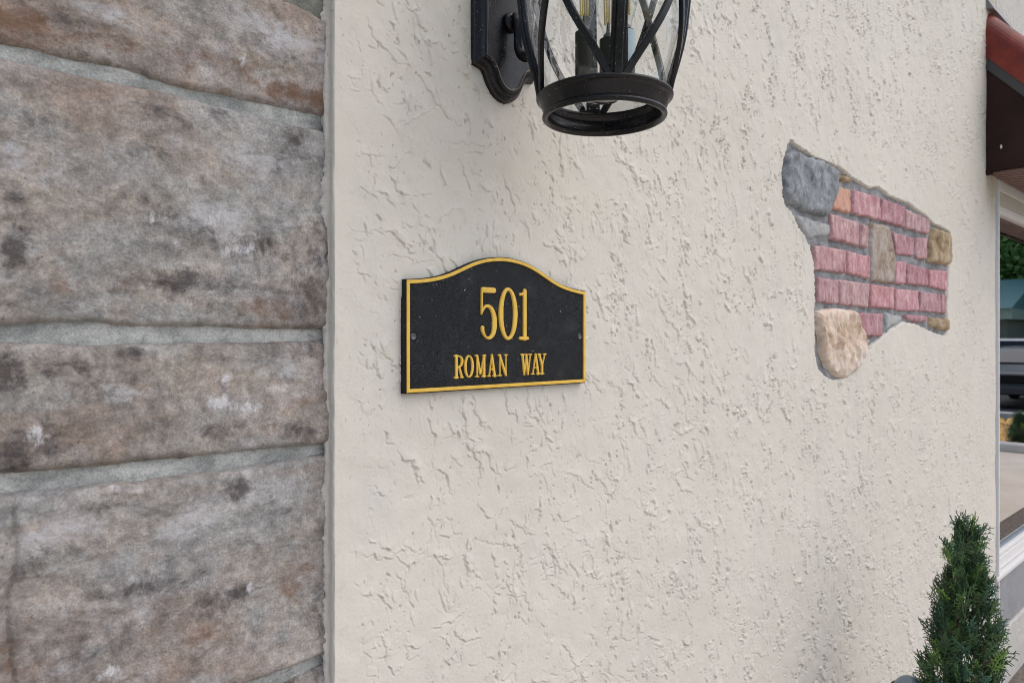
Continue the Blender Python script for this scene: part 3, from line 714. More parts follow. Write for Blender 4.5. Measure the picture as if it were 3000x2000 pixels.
# make the arch symmetric about the plate's middle
xa, xb = arch[0][0], Z2(1958, 900)[0]; mid = (xa+xb)/2
ts = np.array([p[0] for p in arch]); hz = np.array([p[1] for p in arch])
def sym(t): return 0.5*(np.interp(mid-t, ts, hz)+np.interp(mid+t, ts, hz))
half = (xb-xa)/2; zb = 0.5*(Z2(172, 1470)[1]+Z2(1958, 1362)[1])
tt = np.linspace(0, half, 26); prof_z = np.array([sym(t) for t in tt])
prof_z = np.convolve(np.pad(prof_z, 2, mode='edge'), [1/5]*5, 'valid')
top = [(mid+t, z) for t, z in zip(tt[::-1], prof_z[::-1])]+[(mid-t, z) for t, z in zip(tt[1:], prof_z[1:])]
outline = [(xa, zb), (xb, zb)]+top            # counter-clockwise seen from the front (x right, z up)
def ringmesh(rings, name, mt, parent, fill_last=False, close=False):
    n_ = len(rings[0][0]); vs = []; fs = []
    for poly, y in rings: vs += [(x, y, z) for x, z in poly]
    for i in range(len(rings)-1):
        for k in range(n_):
            l = (k+1) % n_; fs.append((i*n_+k, i*n_+l, (i+1)*n_+l, (i+1)*n_+k))
    if fill_last: fs.append(tuple((len(rings)-1)*n_+k for k in range(n_)))
    return pymesh(name, vs, fs, mt, parent)
o1 = offset_poly(outline, -0.0012); gi = offset_poly(outline, 0.0058)
ringmesh([(o1, 0.004), (o1, -0.0105), (outline, SGY)], 'plate', M_SB, sign)
sign.children[-1].name = 'plate'
fld = ringmesh([(outline, SGY+0.0002), (offset_poly(outline, 0.004), SGY+0.0012)], 'plate_face', M_SB, sign, fill_last=True)
g0 = offset_poly(outline, 0.0004)
ringmesh([(g0, SGY+0.001), (g0, SGY-0.0008), (offset_poly(outline, 0.0010), SGY-0.0014), (offset_poly(outline, 0.0053), SGY-0.0014), (gi, SGY-0.0008), (gi, SGY+0.0016)], 'border', M_GO, sign)

def stroke_sdf(strokes):
    segs = []
    for s in strokes:
        for (a, b) in zip(s[:-1], s[1:]): segs.append((a, b))
    def f(X, Z):
        d = np.full(X.shape, 1e9)
        for (ax, az, aw), (bx, bz, bw) in segs:
            ex, ez = bx-ax, bz-az; L = ex*ex+ez*ez+1e-12
            t = np.clip(((X-ax)*ex+(Z-az)*ez)/L, 0, 1)
            d = np.minimum(d, np.hypot(X-ax-ex*t, Z-az-ez*t)-(aw+(bw-aw)*t))
        return d
    return f
def ell(w1, w2, n=36, cx=.5, cy=.5, rx=.5, ry=.5):
    return [(cx+rx*math.cos(2*PI*k/n), cy+ry*math.sin(2*PI*k/n), w2+(w1-w2)*abs(math.cos(2*PI*k/n))**1.5) for k in range(n+1)]
def cat3(pts, n=6): return catmull(pts, n)
T, t_, S_ = 1.0, 0.5, 0.52    # thick, thin, serif (multiples of the thick half width)
GL = {
 '5': [[(.14,.93,1.05),(.84,.93,1.05)], [(.06,.95,.45),(.04,.48,.42)], cat3([(.05,.50,.35),(.22,.60,.5),(.44,.63,.62),(.68,.58,.85),(.85,.44,1.05),(.88,.27,1.1),(.80,.12,.95),(.60,.035,.68),(.40,.03,.5),(.22,.08,.55),(.11,.16,.75),(.10,.22,.8)])],
 '0': [ell(1.08, .62, rx=.40, ry=.475)],
 '1': [[(.64,.03,.9),(.64,.96,.9)], cat3([(.64,.95,.6),(.42,.90,.5),(.14,.89,.6)]), [(.12,.035,.65),(.98,.035,.65)]],
 'R': [[(.22,.03,T),(.22,.97,T)], [(.0,.965,S_),(.3,.965,S_)], [(.0,.035,S_),(.44,.035,S_)], cat3([(.22,.955,S_),(.58,.95,.6),(.84,.83,.95),(.84,.64,.95),(.6,.50,.6),(.25,.49,S_)]), [(.52,.48,.8),(.84,.05,.9)], [(.74,.035,S_),(1,.035,S_)]],
 'O': [ell(.98, .55, rx=.40, ry=.46)],
 'M': [[(.15,.03,t_),(.15,.95,t_)], [(.14,.95,.9),(.48,.16,.8)], [(.50,.14,t_),(.84,.95,t_)], [(.86,.03,T),(.86,.95,T)], [(-.02,.965,S_),(.2,.965,S_)], [(.8,.965,S_),(1.02,.965,S_)], [(-.02,.035,S_),(.30,.035,S_)], [(.68,.035,S_),(1.04,.035,S_)]],
 'A': [[(.16,.03,t_),(.48,.95,t_)], [(.50,.97,.8),(.84,.03,T)], [(.28,.33,.45),(.72,.33,.45)], [(-.02,.035,S_),(.32,.035,S_)], [(.64,.035,S_),(1.04,.035,S_)]],
 'N': [[(.15,.03,t_),(.15,.95,t_)], [(.13,.95,.95),(.84,.05,.85)], [(.86,.05,t_),(.86,.96,t_)], [(-.02,.965,S_),(.2,.965,S_)], [(-.02,.035,S_),(.32,.035,S_)], [(.70,.965,S_),(1.02,.965,S_)]],
 'W': [[(.10,.95,.95),(.28,.04,.8)], [(.29,.05,t_),(.50,.93,t_)], [(.48,.93,.9),(.66,.04,.8)], [(.68,.05,t_),(.90,.95,t_)], [(-.04,.965,S_),(.24,.965,S_)], [(.36,.965,S_),(.60,.965,S_)], [(.78,.965,S_),(1.04,.965,S_)]],
 'Y': [[(.12,.95,.95),(.50,.42,.85)], [(.52,.43,t_),(.88,.95,t_)], [(.51,.44,.95),(.51,.03,.95)], [(-.04,.965,S_),(.28,.965,S_)], [(.72,.965,S_),(1.04,.965,S_)], [(.28,.035,S_),(.74,.035,S_)]],
}
def glyph(ch, x0, x1, zt, zbm, hw, name, res, raise_):
    W, Hh = x1-x0, zt-zbm
    st = [[(x0+a*W, zbm+b*Hh, w_*hw) for a, b, w_ in s] for s in GL[ch]]
    f = stroke_sdf(st)
    def hf(d, X, Z): return raise_*np.clip(d/(hw*0.16), 0, 1)**0.7
    relief(name, f, (x0-hw*2, x1+hw*2, zbm-hw*2, zt+hw*2), res, SGY+0.0014, hf, M_GO, sign)
for ch, a, b in (('5', 918, 1070), ('0', 1098, 1278), ('1', 1298, 1386)):
    c_ = (a+b)/2; yt, yb = np.interp(c_, [995, 1340], [405, 430]), np.interp(c_, [995, 1340], [934, 941])
    glyph(ch, Z2(a, 700)[0], Z2(b, 700)[0], Z2(c_, yt)[1], Z2(c_, yb)[1], 0.0045, 'digit', 0.0009, 0.0030)
for ch, a, b in (('R', 652, 740), ('O', 752, 842), ('M', 864, 960), ('A', 986, 1066), ('N', 1093, 1178), ('W', 1322, 1418), ('A', 1422, 1502), ('Y', 1490, 1563)):
    c_ = (a+b)/2; yt, yb = np.interp(c_, [695, 1530], [1090, 1074]), np.interp(c_, [695, 1530], [1322, 1282])
    glyph(ch, Z2(a, 1200)[0], Z2(b, 1200)[0], Z2(c_, yt)[1], Z2(c_, yb)[1], 0.0024, 'letter', 0.0007, 0.0028)
for sx_, sy_ in ((243, 905), (1905, 905)):
    x_, z_ = Z2(sx_, sy_); vs, fs = [], []
    pr = [(0.0052, 0.0012), (0.0048, -0.0002), (0.0040, -0.0004), (0.0034, 0.0), (0.0030, 0.0008), (0.0003, 0.0004)]
    for r_, dy in pr:
        for k in range(24): vs.append((x_+r_*math.cos(2*PI*k/24), SGY+dy, z_+r_*math.sin(2*PI*k/24)))
    for i in range(len(pr)-1):
        for k in range(24): fs.append((i*24+k, i*24+(k+1) % 24, (i+1)*24+(k+1) % 24, (i+1)*24+k))
    pymesh('screw', vs, fs, M_SCR, sign, True)

# ------------------------------------------------------------------ wall lantern
def LP(px, py, y=-0.004): p = P(px, py, y); return (p.x, p.z)
bx_l, _ = LP(1384, 188); lx = (bx_l+LP(1560, 188, -0.004)[0])/2     # plate centre line
hw_ = lx-bx_l
aim = ray(1770, 993); la = D - lx*aim.y/aim.x     # the axis stands this far off the wall
LC_ = Vector((lx, -la, 0)); z0c = (Vector((lx, -la, H))-CAMP).dot(_f)
lamp = empty('wall_lantern', (lx, 0, H+0.30), 'dark bronze wall lantern with crossed ribs and seeded glass, above the house number sign', 'wall lantern')
left = [LP(1384,188), LP(1399,196), LP(1412,206), LP(1419,222), LP(1424,238), LP(1434,262), LP(1451,286), LP(1470,301)]
bot = LP(1489, 306)[1]; ztop = H+0.80
lh = [(p[0]-lx, p[1]) for p in left]; sm = catmull(lh+[(-0.004, bot)], 4)
shape = [(lx-hw_, ztop-0.02)]+[(lx+a, b) for a, b in sm]+[(lx-a, b) for a, b in reversed(sm)]+[(lx+hw_, ztop-0.02), (lx+hw_*0.6, ztop+0.03), (lx, ztop+0.06), (lx-hw_*0.6, ztop+0.03)]
psdf = poly_sdf(shape); pbnd = bounds_of(shape, 0.004)
PD_ = [0, 0.0006, 0.0012, 0.0022, 0.0030, 0.0050, 0.0080, 0.0112, 0.0130, 0.0150, 0.0160, 0.0172, 0.0185, 1]
PH_ = [0, 0.0060, 0.0072, 0.0074, 0.0080, 0.0130, 0.0170, 0.0186, 0.0190, 0.0212, 0.0224, 0.0224, 0.0212, 0.0212]
relief('mounting_plate', psdf, pbnd, 0.0011, 0.0, lambda d, X, Z: np.interp(d, PD_, PH_), M_BR, lamp)
def line_at(d0, w_, y_):
    relief('copper_line', lambda X, Z: np.abs(psdf(X, Z)+d0)-w_, pbnd, 0.0009, y_, lambda d, X, Z: np.minimum(d*2, 0.0006), M_CU, lamp)
line_at(0.0166, 0.00055, -0.0222); line_at(0.0018, 0.00045, -0.0071)
# arm: down, a short round turn outwards and up again to the top of the lantern
zt_, zb_ = H+0.70, P(1545, 200, -0.045).z
arm = [Vector((lx, -0.022, H+0.52)), Vector((lx, -0.035, H+0.53)), Vector((lx, -0.040, H+0.52))]
arm += [Vector((lx, -0.042, H+0.50-(H+0.50-zb_-0.035)*k/6)) for k in range(7)]
for k in range(1, 9):
    a = PI*k/8*0.75; arm.append(Vector((lx, -0.042-0.024*(1-math.cos(a)), zb_+0.035-0.026*math.sin(a))))
v_, f_ = sweep([tuple(p) for p in arm], circ(0.0088, 16), ups=[(1, 0, 0)]*len(arm)); MB().add(v_, f_).build('arm', M_BR, lamp, True); m_ = MB()
arm2 = [(lx, -0.022, H+0.72), (lx, -0.06, H+0.80), (lx, -0.12, H+0.85), (lx, -la+0.03, H+0.85), (lx, -la, H+0.82), (lx, -la, H+0.76)]
arm2 = catmull(arm2, 6); v_, f_ = sweep(arm2, circ(0.0085, 16), ups=[(1, 0, 0)]*len(arm2)); m_.add(v_, f_)
m_.build('arm', M_BR, lamp, True)
v_, f_ = [], []
m_ = MB(); pr = [(0.0001, -0.021), (0.016, -0.022), (0.016, -0.027), (0.010, -0.032), (0.0001, -0.034)]
for r_, y_ in pr:
    for k in range(24): v_.append((lx+r_*math.cos(2*PI*k/24), y_, H+0.525+r_*math.sin(2*PI*k/24)))
for i in range(4):
    for k in range(24): f_.append((i*24+k, i*24+(k+1) % 24, (i+1)*24+(k+1) % 24, (i+1)*24+k))
m_.add(v_, f_).build('knob', M_BR, lamp, True)
# lower ring
hz_ = lambda near_y, r: H+(HY-near_y)/F*(z0c-r)
rA, rB = 200/F*z0c/1.004, 182/F*z0c/1.004
hA, hB = hz_(222, rA), hz_(292, rB)
hBmid = 0.5*(hB+H+(HY-386)/F*(z0c+rB)); shift = hBmid-hB; hB = hBmid; hA = hA+shift*0.5
def arc(cx, cz, r, a0, a1, n=6): return [(cx+r*math.cos(a0+(a1-a0)*k/n), cz+r*math.sin(a0+(a1-a0)*k/n)) for k in range(n+1)]
prof_ = [(rA-0.022, hA+0.004), (rA-0.006, hA+0.0035)]+arc(rA-0.0035, hA, 0.0035, PI*0.6, -PI*0.42, 8)+[(rA-0.0045, hA-0.0050), (rA-0.0062, hA-0.008), (rB-0.0015, hB+0.0075), (rB-0.0035, hB+0.005)]
prof_ += arc(rB-0.0040, hB, 0.0042, PI*0.5, -PI*0.75, 10)+[(rB-0.0105, hB+0.003), (rB-0.0080, hB+0.012), (rA-0.012, hA-0.004), (rA-0.022, hA-0.001)]
v_, f_ = lathe(prof_, lx, -la, 128, True); pymesh('lower_ring', v_, f_, M_BR, lamp, True)
# body of revolution
KH = [hA, hA+0.03, H+0.40, H+0.473, H+0.55, H+0.62, H+0.68, H+0.72]; r473 = 243/F*z0c/1.005
KR = [rA-0.0075, rA-0.001, (rA+r473)/2+0.004, r473, r473+0.007, r473+0.003, r473-0.012, r473-0.03]
KH[2] = hA+0.075
def rad(h): return float(np.interp(h, KH, KR))
hs = np.linspace(hA, H+0.72, 40); rs = np.convolve(np.pad([rad(h) for h in hs], 3, mode='edge'), [1/7]*7, 'valid')
def rad(h): return float(np.interp(h, hs, rs))
A0 = math.atan2(-(CAMP.y+la)*-1, CAMP.x-lx)        # direction from the lamp axis to the camera
A0 = math.atan2(CAMP.y+la, CAMP.x-lx)
fa = A0+math.asin(min(0.9, (37/F*z0c)/rA))         # front rib a little right of the axis as seen from the camera
def wrap(h, a, dr=0.0): r_ = rad(h)+dr; return (lx+r_*math.cos(a), -la+r_*math.sin(a), h)
for k in range(4):
    a = fa+k*PI/2
    pth = [wrap(h, a, -0.002) for h in hs]; ups = [(math.cos(a), math.sin(a), 0)]*len(hs)
    m_ = MB(); m_.add(*sweep(pth, rect(0.021, 0.006, 0.0012), ups))
    m_.add(*sweep([wrap(h, a, 0.0022) for h in hs], rect(0.011, 0.006, 0.001), ups))
    m_.build('rib', M_BR, lamp)
H0, H1 = hA, H+0.66
for k in range(4):
    for sgn in (1, -1):
        pth, ups = [], []
        for i in range(49):
            t = i/48; h = H0+(H1-H0)*t; a = fa+k*PI/2+sgn*(0.10+(PI/2-0.20)*(t+0.07*math.sin(2*PI*t)))
            pth.append(wrap(h, a, 0.000)); ups.append((math.cos(a), math.sin(a), 0))
        MB().add(*sweep(pth, rect(0.0105, 0.0065, 0.0014), ups)).build('cross_rib', M_BR, lamp)
gp = [(rad(h)-0.0065, h) for h in hs]; v_, f_ = lathe(gp, lx, -la, 96); pymesh('glass', v_, f_, M_LG, lamp, True)
zt2 = H+0.72
v_, f_ = lathe([(rad(zt2)-0.008, zt2-0.02), (rad(zt2)+0.006, zt2-0.015), (rad(zt2)+0.014, zt2), (rad(zt2)+0.004, zt2+0.010), (0.060, zt2+0.045), (0.022, zt2+0.065), (0.014, zt2+0.085), (0.0005, zt2+0.1)], lx, -la, 96)
pymesh('roof', v_, f_, M_BR, lamp, True)
# candle cluster
cl = bpy.data.objects.new('candle_cluster', None); C.objects.link(cl); cl.parent = lamp; cl.location = (0, -la, 0)
v_, f_ = lathe([(0.0005, hA-0.002), (0.020, hA-0.002), (0.036, hA+0.012), (0.046, hA+0.016), (0.046, hA+0.021), (0.0005, hA+0.023)], lx, -la, 40)
pymesh('holder', v_, f_, M_BR, cl, True)
v_, f_ = lathe([(0.0005, hA-0.0035), (rA-0.018, hA-0.0035)], lx, -la, 64); pymesh('glass_floor', v_, f_, M_LG, lamp)
sv = Vector((math.cos(A0+PI/2), math.sin(A0+PI/2)))   # to the right in the picture
fv = Vector((math.cos(A0), math.sin(A0)))
sT = H+(HY-95)/F*z0c
for (sr, sf, dz) in ((-0.029, 0.004, 0.0), (0.006, -0.031, 0.002), (0.031, 0.006, -0.002)):
    cx_, cy_ = lx+sv.x*sr+fv.x*sf, -la+sv.y*sr+fv.y*sf
    z1_ = sT+dz
    v_, f_ = lathe([(0.0165, hA+0.021), (0.0165, hA+0.026), (0.0130, hA+0.027), (0.0130, z1_-0.001), (0.0115, z1_), (0.0005, z1_)], cx_, cy_, 28)
    pymesh('candle_sleeve', v_, f_, M_SLV, cl, True)
    bp_ = [(0.0075, 0), (0.0078, 0.006), (0.0095, 0.014), (0.0145, 0.030), (0.0172, 0.044), (0.0165, 0.058), (0.0125, 0.075), (0.006, 0.092), (0.0012, 0.104)]
    v_, f_ = lathe([(a_, z1_+b_) for a_, b_ in bp_], cx_, cy_, 28); bulb = pymesh('bulb', v_, f_, M_BG, cl, True)
    m_ = MB()
    for k in range(4):
        a = k*PI/2+0.4; m_.add(*sweep([(cx_+0.005*math.cos(a), cy_+0.005*math.sin(a), z1_+0.022), (cx_+0.006*math.cos(a), cy_+0.006*math.sin(a), z1_+0.062)], circ(0.0014, 6)))
    m_.build('filament', M_FIL, cl)
    v_, f_ = lathe([(0.0072, z1_), (0.0072, z1_+0.006), (0.0030, z1_+0.010), (0.0022, z1_+0.024), (0.0004, z1_+0.026)], cx_, cy_, 16)
    pymesh('bulb_stem', v_, f_, M_SCR, cl, True)
# pale printed label on the right sleeve
cx_, cy_ = lx+sv.x*0.031+fv.x*0.006, -la+sv.y*0.031+fv.y*0.006
v_ = []; f_ = []
for i in range(9):
    a = A0+0.2+i*0.18
    for zz_ in (sT-0.052, sT-0.004): v_.append((cx_+0.0134*math.cos(a), cy_+0.0134*math.sin(a), zz_))
for i in range(8): f_.append((2*i, 2*i+2, 2*i+3, 2*i+1))
pymesh('paper_label', v_, f_, M_LBL, cl)

# ------------------------------------------------------------------ window, eave and wall beyond the stucco
WG = 0.045      # plane of the glass
XW1 = XR+2.6
win = empty('window', (XR, WG, 0.9), 'white framed window in the far corner reflecting trees, cars and rockery', 'window')
def ZW(py, y): return P(2924, py, y).z
zs = dict(top=ZW(528, 0.02), l1=ZW(556, 0.02), l2=ZW(598, 0.025), g1=ZW(624, 0.035), g0=ZW(1606, 0.035), b1=ZW(1632, 0.02), b2=ZW(1674, 0.012), sill=ZW(1696, 0.0))
X0w = XR-0.03
boxes('frame_head', M_WH, win, (X0w, XW1, 0.018, 0.10, zs['l1'], zs['top']+0.08), bevel=0.003)
boxes('frame_head', M_BEI, win, (X0w, XW1, 0.024, 0.10, zs['l2'], zs['l1']-0.003))
boxes('seal', M_SEAL, win, (X0w, XW1, 0.026, 0.09, zs['l1']-0.0032, zs['l1']-0.0002))
boxes('frame', M_WH, win, (X0w, XW1, 0.020, 0.10, zs['g1'], zs['l2']-0.0004), bevel=0.006)
boxes('frame', M_WH, win, (X0w, XW1, 0.018, 0.10, zs['b1'], zs['g0']-0.004), bevel=0.006)
boxes('gasket', mat('blue_grey_gasket', (0.16, 0.20, 0.25), 0.4), win, (X0w, XW1, 0.036, 0.09, zs['g0']-0.0042, zs['g0']+0.006))
boxes('frame', M_WH, win, (X0w, XW1, 0.012, 0.10, zs['b2']+0.003, zs['b1']-0.0004), bevel=0.003)
boxes('sill', M_WH, win, (X0w, XW1, -0.012, 0.10, zs['sill'], zs['b2']), bevel=0.003)
boxes('frame', M_WH, win, (XW1-0.06, XW1, 0.016, 0.1, zs['g0'], zs['g1']), bevel=0.004)
pymesh('pane', [(X0w, WG, zs['g0']), (XW1-0.05, WG, zs['g0']), (XW1-0.05, WG, zs['g1']), (X0w, WG, zs['g1'])], [(0, 1, 2, 3)], M_WG, win)
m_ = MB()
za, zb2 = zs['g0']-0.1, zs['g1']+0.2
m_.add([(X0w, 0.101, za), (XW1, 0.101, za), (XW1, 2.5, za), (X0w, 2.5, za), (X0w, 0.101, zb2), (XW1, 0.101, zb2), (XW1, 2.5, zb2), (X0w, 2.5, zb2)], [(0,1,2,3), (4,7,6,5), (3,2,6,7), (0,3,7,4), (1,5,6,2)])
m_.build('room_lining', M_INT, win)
ww = empty('window_wall', (XR, 0.02, 0), 'pale stucco wall under, above and beyond the corner window', 'wall')
M_BAND = ground_mat('mottled_grey', (0.25, 0.255, 0.27), (0.33, 0.33, 0.34), 7, 0.002, 60)  # mottled grey for the strip of wall right under the sill
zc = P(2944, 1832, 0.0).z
boxes('grey_band', M_BAND, ww, (XR+0.003, XW1, 0.0, 0.3, zc, zs['sill']-0.001))
boxes('lower_wall', M_STF, ww, (XR+0.003, XW1, -0.012, 0.3, 0.0, zc-0.001), bevel=0.008)
boxes('upper_wall', M_STF, ww, (XR+0.003, XW1+4, 0.002, 0.3, zs['top']+0.082, 3.9))
boxes('side_wall', M_STF, ww, (XW1+0.001, XW1+4, 0.002, 0.3, 0.0, zs['top']+0.080))

eave = empty('eave', (XR-0.1, 0, H+0.7), 'small eave roof with red tiles, brown fascia and ribbed brown soffit above the window', 'roof')
EXx = P(2889, 993).x      # left end of the eave
sz = P(2889, 505).z       # soffit height at the wall
pa = PX(2889, 200, EXx); pb = PX(3000, 281, EXx)      # under-edge of the rake
slope = (pb.z-pa.z)/(pb.y-pa.y)
def rz_(y, off=0.0): return pa.z+slope*(y-pa.y)+off
ex1 = XW1+3.5
eo = min(0.55, (pa.z-sz-0.06)/abs(slope)); yf = -eo       # how far it comes out
# gable end panel, fascia, drip edge
v_ = [(EXx, -0.001, sz), (EXx, yf, sz), (EXx, yf, rz_(yf)), (EXx, -0.001, rz_(0))]
v_ += [(x+0.02, y, z) for x, y, z in v_]
pymesh('end_panel', v_, [(0,3,2,1), (4,5,6,7), (0,1,5,4), (1,2,6,5), (2,3,7,6)], M_BN, eave)
boxes('fascia', M_BN, eave, (EXx+0.002, ex1, yf-0.02, yf+0.001, sz-0.01, rz_(yf)+0.0))
dr = PX(2889, 168, EXx).z-pa.z
v_ = []
for y in (0.0, yf-0.03):
    for dx, dz in ((-0.006, -0.004), (0.03, -0.004), (0.03, dr), (-0.006, dr)): v_.append((EXx+dx, y, rz_(y)+dz))
pymesh('drip_edge', v_, [(0,1,2,3), (7,6,5,4), (0,4,5,1), (1,5,6,2), (2,6,7,3), (3,7,4,0)], M_DRK, eave)
# red rake tile: a rounded cap following the slope
hr = PX(2889, 25, EXx).z-PX(2889, 168, EXx).z
sec = [(-0.010, 0.0), (-0.012, hr*0.55)]+[(-0.012+0.09*(1-math.cos(a)), hr*0.55+hr*0.45*math.sin(a)) for a in np.linspace(0.15, PI*0.5, 8)]+[(0.20, hr*0.55), (0.20, 0)]
v_ = []; ys = list(np.linspace(0, yf-0.05, 5))
for y in ys:
    for dx, dz in sec: v_.append((EXx+dx, y, rz_(y, dr)+dz))
ns = len(sec); f_ = [(i*ns+k, (i+1)*ns+k, (i+1)*ns+(k+1) % ns, i*ns+(k+1) % ns) for i in range(len(ys)-1) for k in range(ns)]
f_ += [tuple(range(ns)), tuple((len(ys)-1)*ns+k for k in reversed(range(ns)))]
pymesh('rake_tile', v_, f_, M_RED, eave, False)
x = EXx+0.22
while x < ex1-0.2:
    sec2 = [(0.1-0.1*math.cos(a), 0.06*math.sin(a)) for a in np.linspace(0, PI, 9)]
    v_ = [(x+dx, y, rz_(y, dr)+dz) for y in (0.0, yf-0.05) for dx, dz in sec2]
    pymesh('roof_tile', v_, [(k, k+1, 9+k+1, 9+k) for k in range(8)], M_RED, eave, True); x += 0.21
v_ = [(EXx, 0.0, rz_(0, dr+hr)), (ex1, 0, rz_(0, dr+hr)), (ex1, -0.03, rz_(0, dr+hr)-0.01), (EXx, -0.03, rz_(0, dr+hr)-0.01), (EXx, 0.0, rz_(0, dr+hr)+0.05), (ex1, 0, rz_(0, dr+hr)+0.05)]
pymesh('flashing', v_, [(3, 2, 1, 0), (3, 2, 5, 4), (0, 3, 4)], mat('grey_flashing', (0.20, 0.19, 0.19), 0.5), eave)
# ribbed soffit
m_ = MB(); x = EXx+0.001; k = 0
v_ = []; f_ = []; xs_ = []
while x < ex1:
    xs_ += [(x, 0), (x+0.030, 0), (x+0.035, 0.012), (x+0.050, 0.012), (x+0.055, 0)]; x += 0.057
for xx, dz in xs_: v_ += [(xx, 0.001, sz+dz), (xx, yf, sz+dz)]
for i in range(len(xs_)-1): f_.append((2*i, 2*i+2, 2*i+3, 2*i+1))
pymesh('soffit', v_, f_, M_SOF, eave)
boxes('eave_core', M_BN, eave, (EXx+0.021, ex1, yf+0.002, -0.004, sz+0.012, min(rz_(yf), rz_(0))-0.002))
q = PX(2933, 430, EXx-0.001)
pymesh('paint_fleck', [(q.x, q.y+0.004*math.cos(a), q.z+0.009*math.sin(a)) for a in np.linspace(0, 2*PI, 9)[:-1]], [tuple(range(8))], M_WH, eave)
boxes('trim', M_BN, eave, (EXx-0.006, EXx+0.022, -0.020, 0.002, sz-0.012, sz+0.008))

# ------------------------------------------------------------------ conifer in a pot at the lower right
SHY = -0.32
def shp(px, py): return P(px, py, SHY)
top_ = shp(2834, 1546); bx_ = shp(2790, 2000)
M_FOL = bpy.data.materials.new('conifer_foliage'); M_FOL.use_nodes = True
b_ = M_FOL.node_tree.nodes['Principled BSDF']; at = M_FOL.node_tree.nodes.new('ShaderNodeAttribute'); at.attribute_name = 'Col'
M_FOL.node_tree.links.new(at.outputs['Color'], b_.inputs['Base Color']); b_.inputs['Roughness'].default_value = 0.5
M_TW = mat('twig_brown', (0.09, 0.065, 0.04), 0.8)
def make_spray(rnd, L):
    """flat branching spray: list of (p, q, r0, r1)"""
    segs = []
    def br(p, d, l, r, lvl):
        nseg = 6 if lvl == 0 else (4 if lvl == 1 else 2)
        for i in range(nseg):
            d = (d+Vector((rnd.uniform(-.13, .13), rnd.uniform(-.10, .10), rnd.uniform(-.05, .15)))).normalized()
            q = p+d*(l/nseg); segs.append((p, q, r, r*0.93)); p = q
            if lvl < 2 and i >= (1 if lvl == 0 else 0):
                for sg in ((1, -1) if lvl == 0 else ((1,) if (i % 2) else (-1,))):
                    if rnd.random() < 0.9:
                        ang = sg*rnd.uniform(0.55, 0.95); side = Vector((d.x*math.cos(ang)-d.z*math.sin(ang), d.y+rnd.uniform(-.25, .25), d.x*math.sin(ang)+d.z*math.cos(ang)))
                        br(p, side.normalized(), l*(0.42-0.04*i if lvl == 0 else 0.42), r*0.9, lvl+1)
    br(Vector((0, 0, 0)), Vector((0, 0, 1)), L, 0.00125, 0)
    return segs
def spray_geo(segs):
    vs, fs = [], []
    for p, q, r0, r1 in segs:
        t = (q-p).normalized(); a = t.orthogonal().normalized(); b = t.cross(a); n0 = len(vs)
        for k in range(3):
            an = 2*PI*k/3; o = a*math.cos(an)+b*math.sin(an); vs.append(p+o*r0)
        for k in range(3):
            an = 2*PI*k/3; o = a*math.cos(an)+b*math.sin(an); vs.append(q+o*r1*1.15)
        for k in range(3): fs.append((n0+k, n0+(k+1) % 3, n0+3+(k+1) % 3, n0+3+k))
        fs.append((n0+3, n0+4, n0+5))
    return np.array([tuple(v) for v in vs]), np.array([list(f)+[f[-1]]*(4-len(f)) for f in fs])
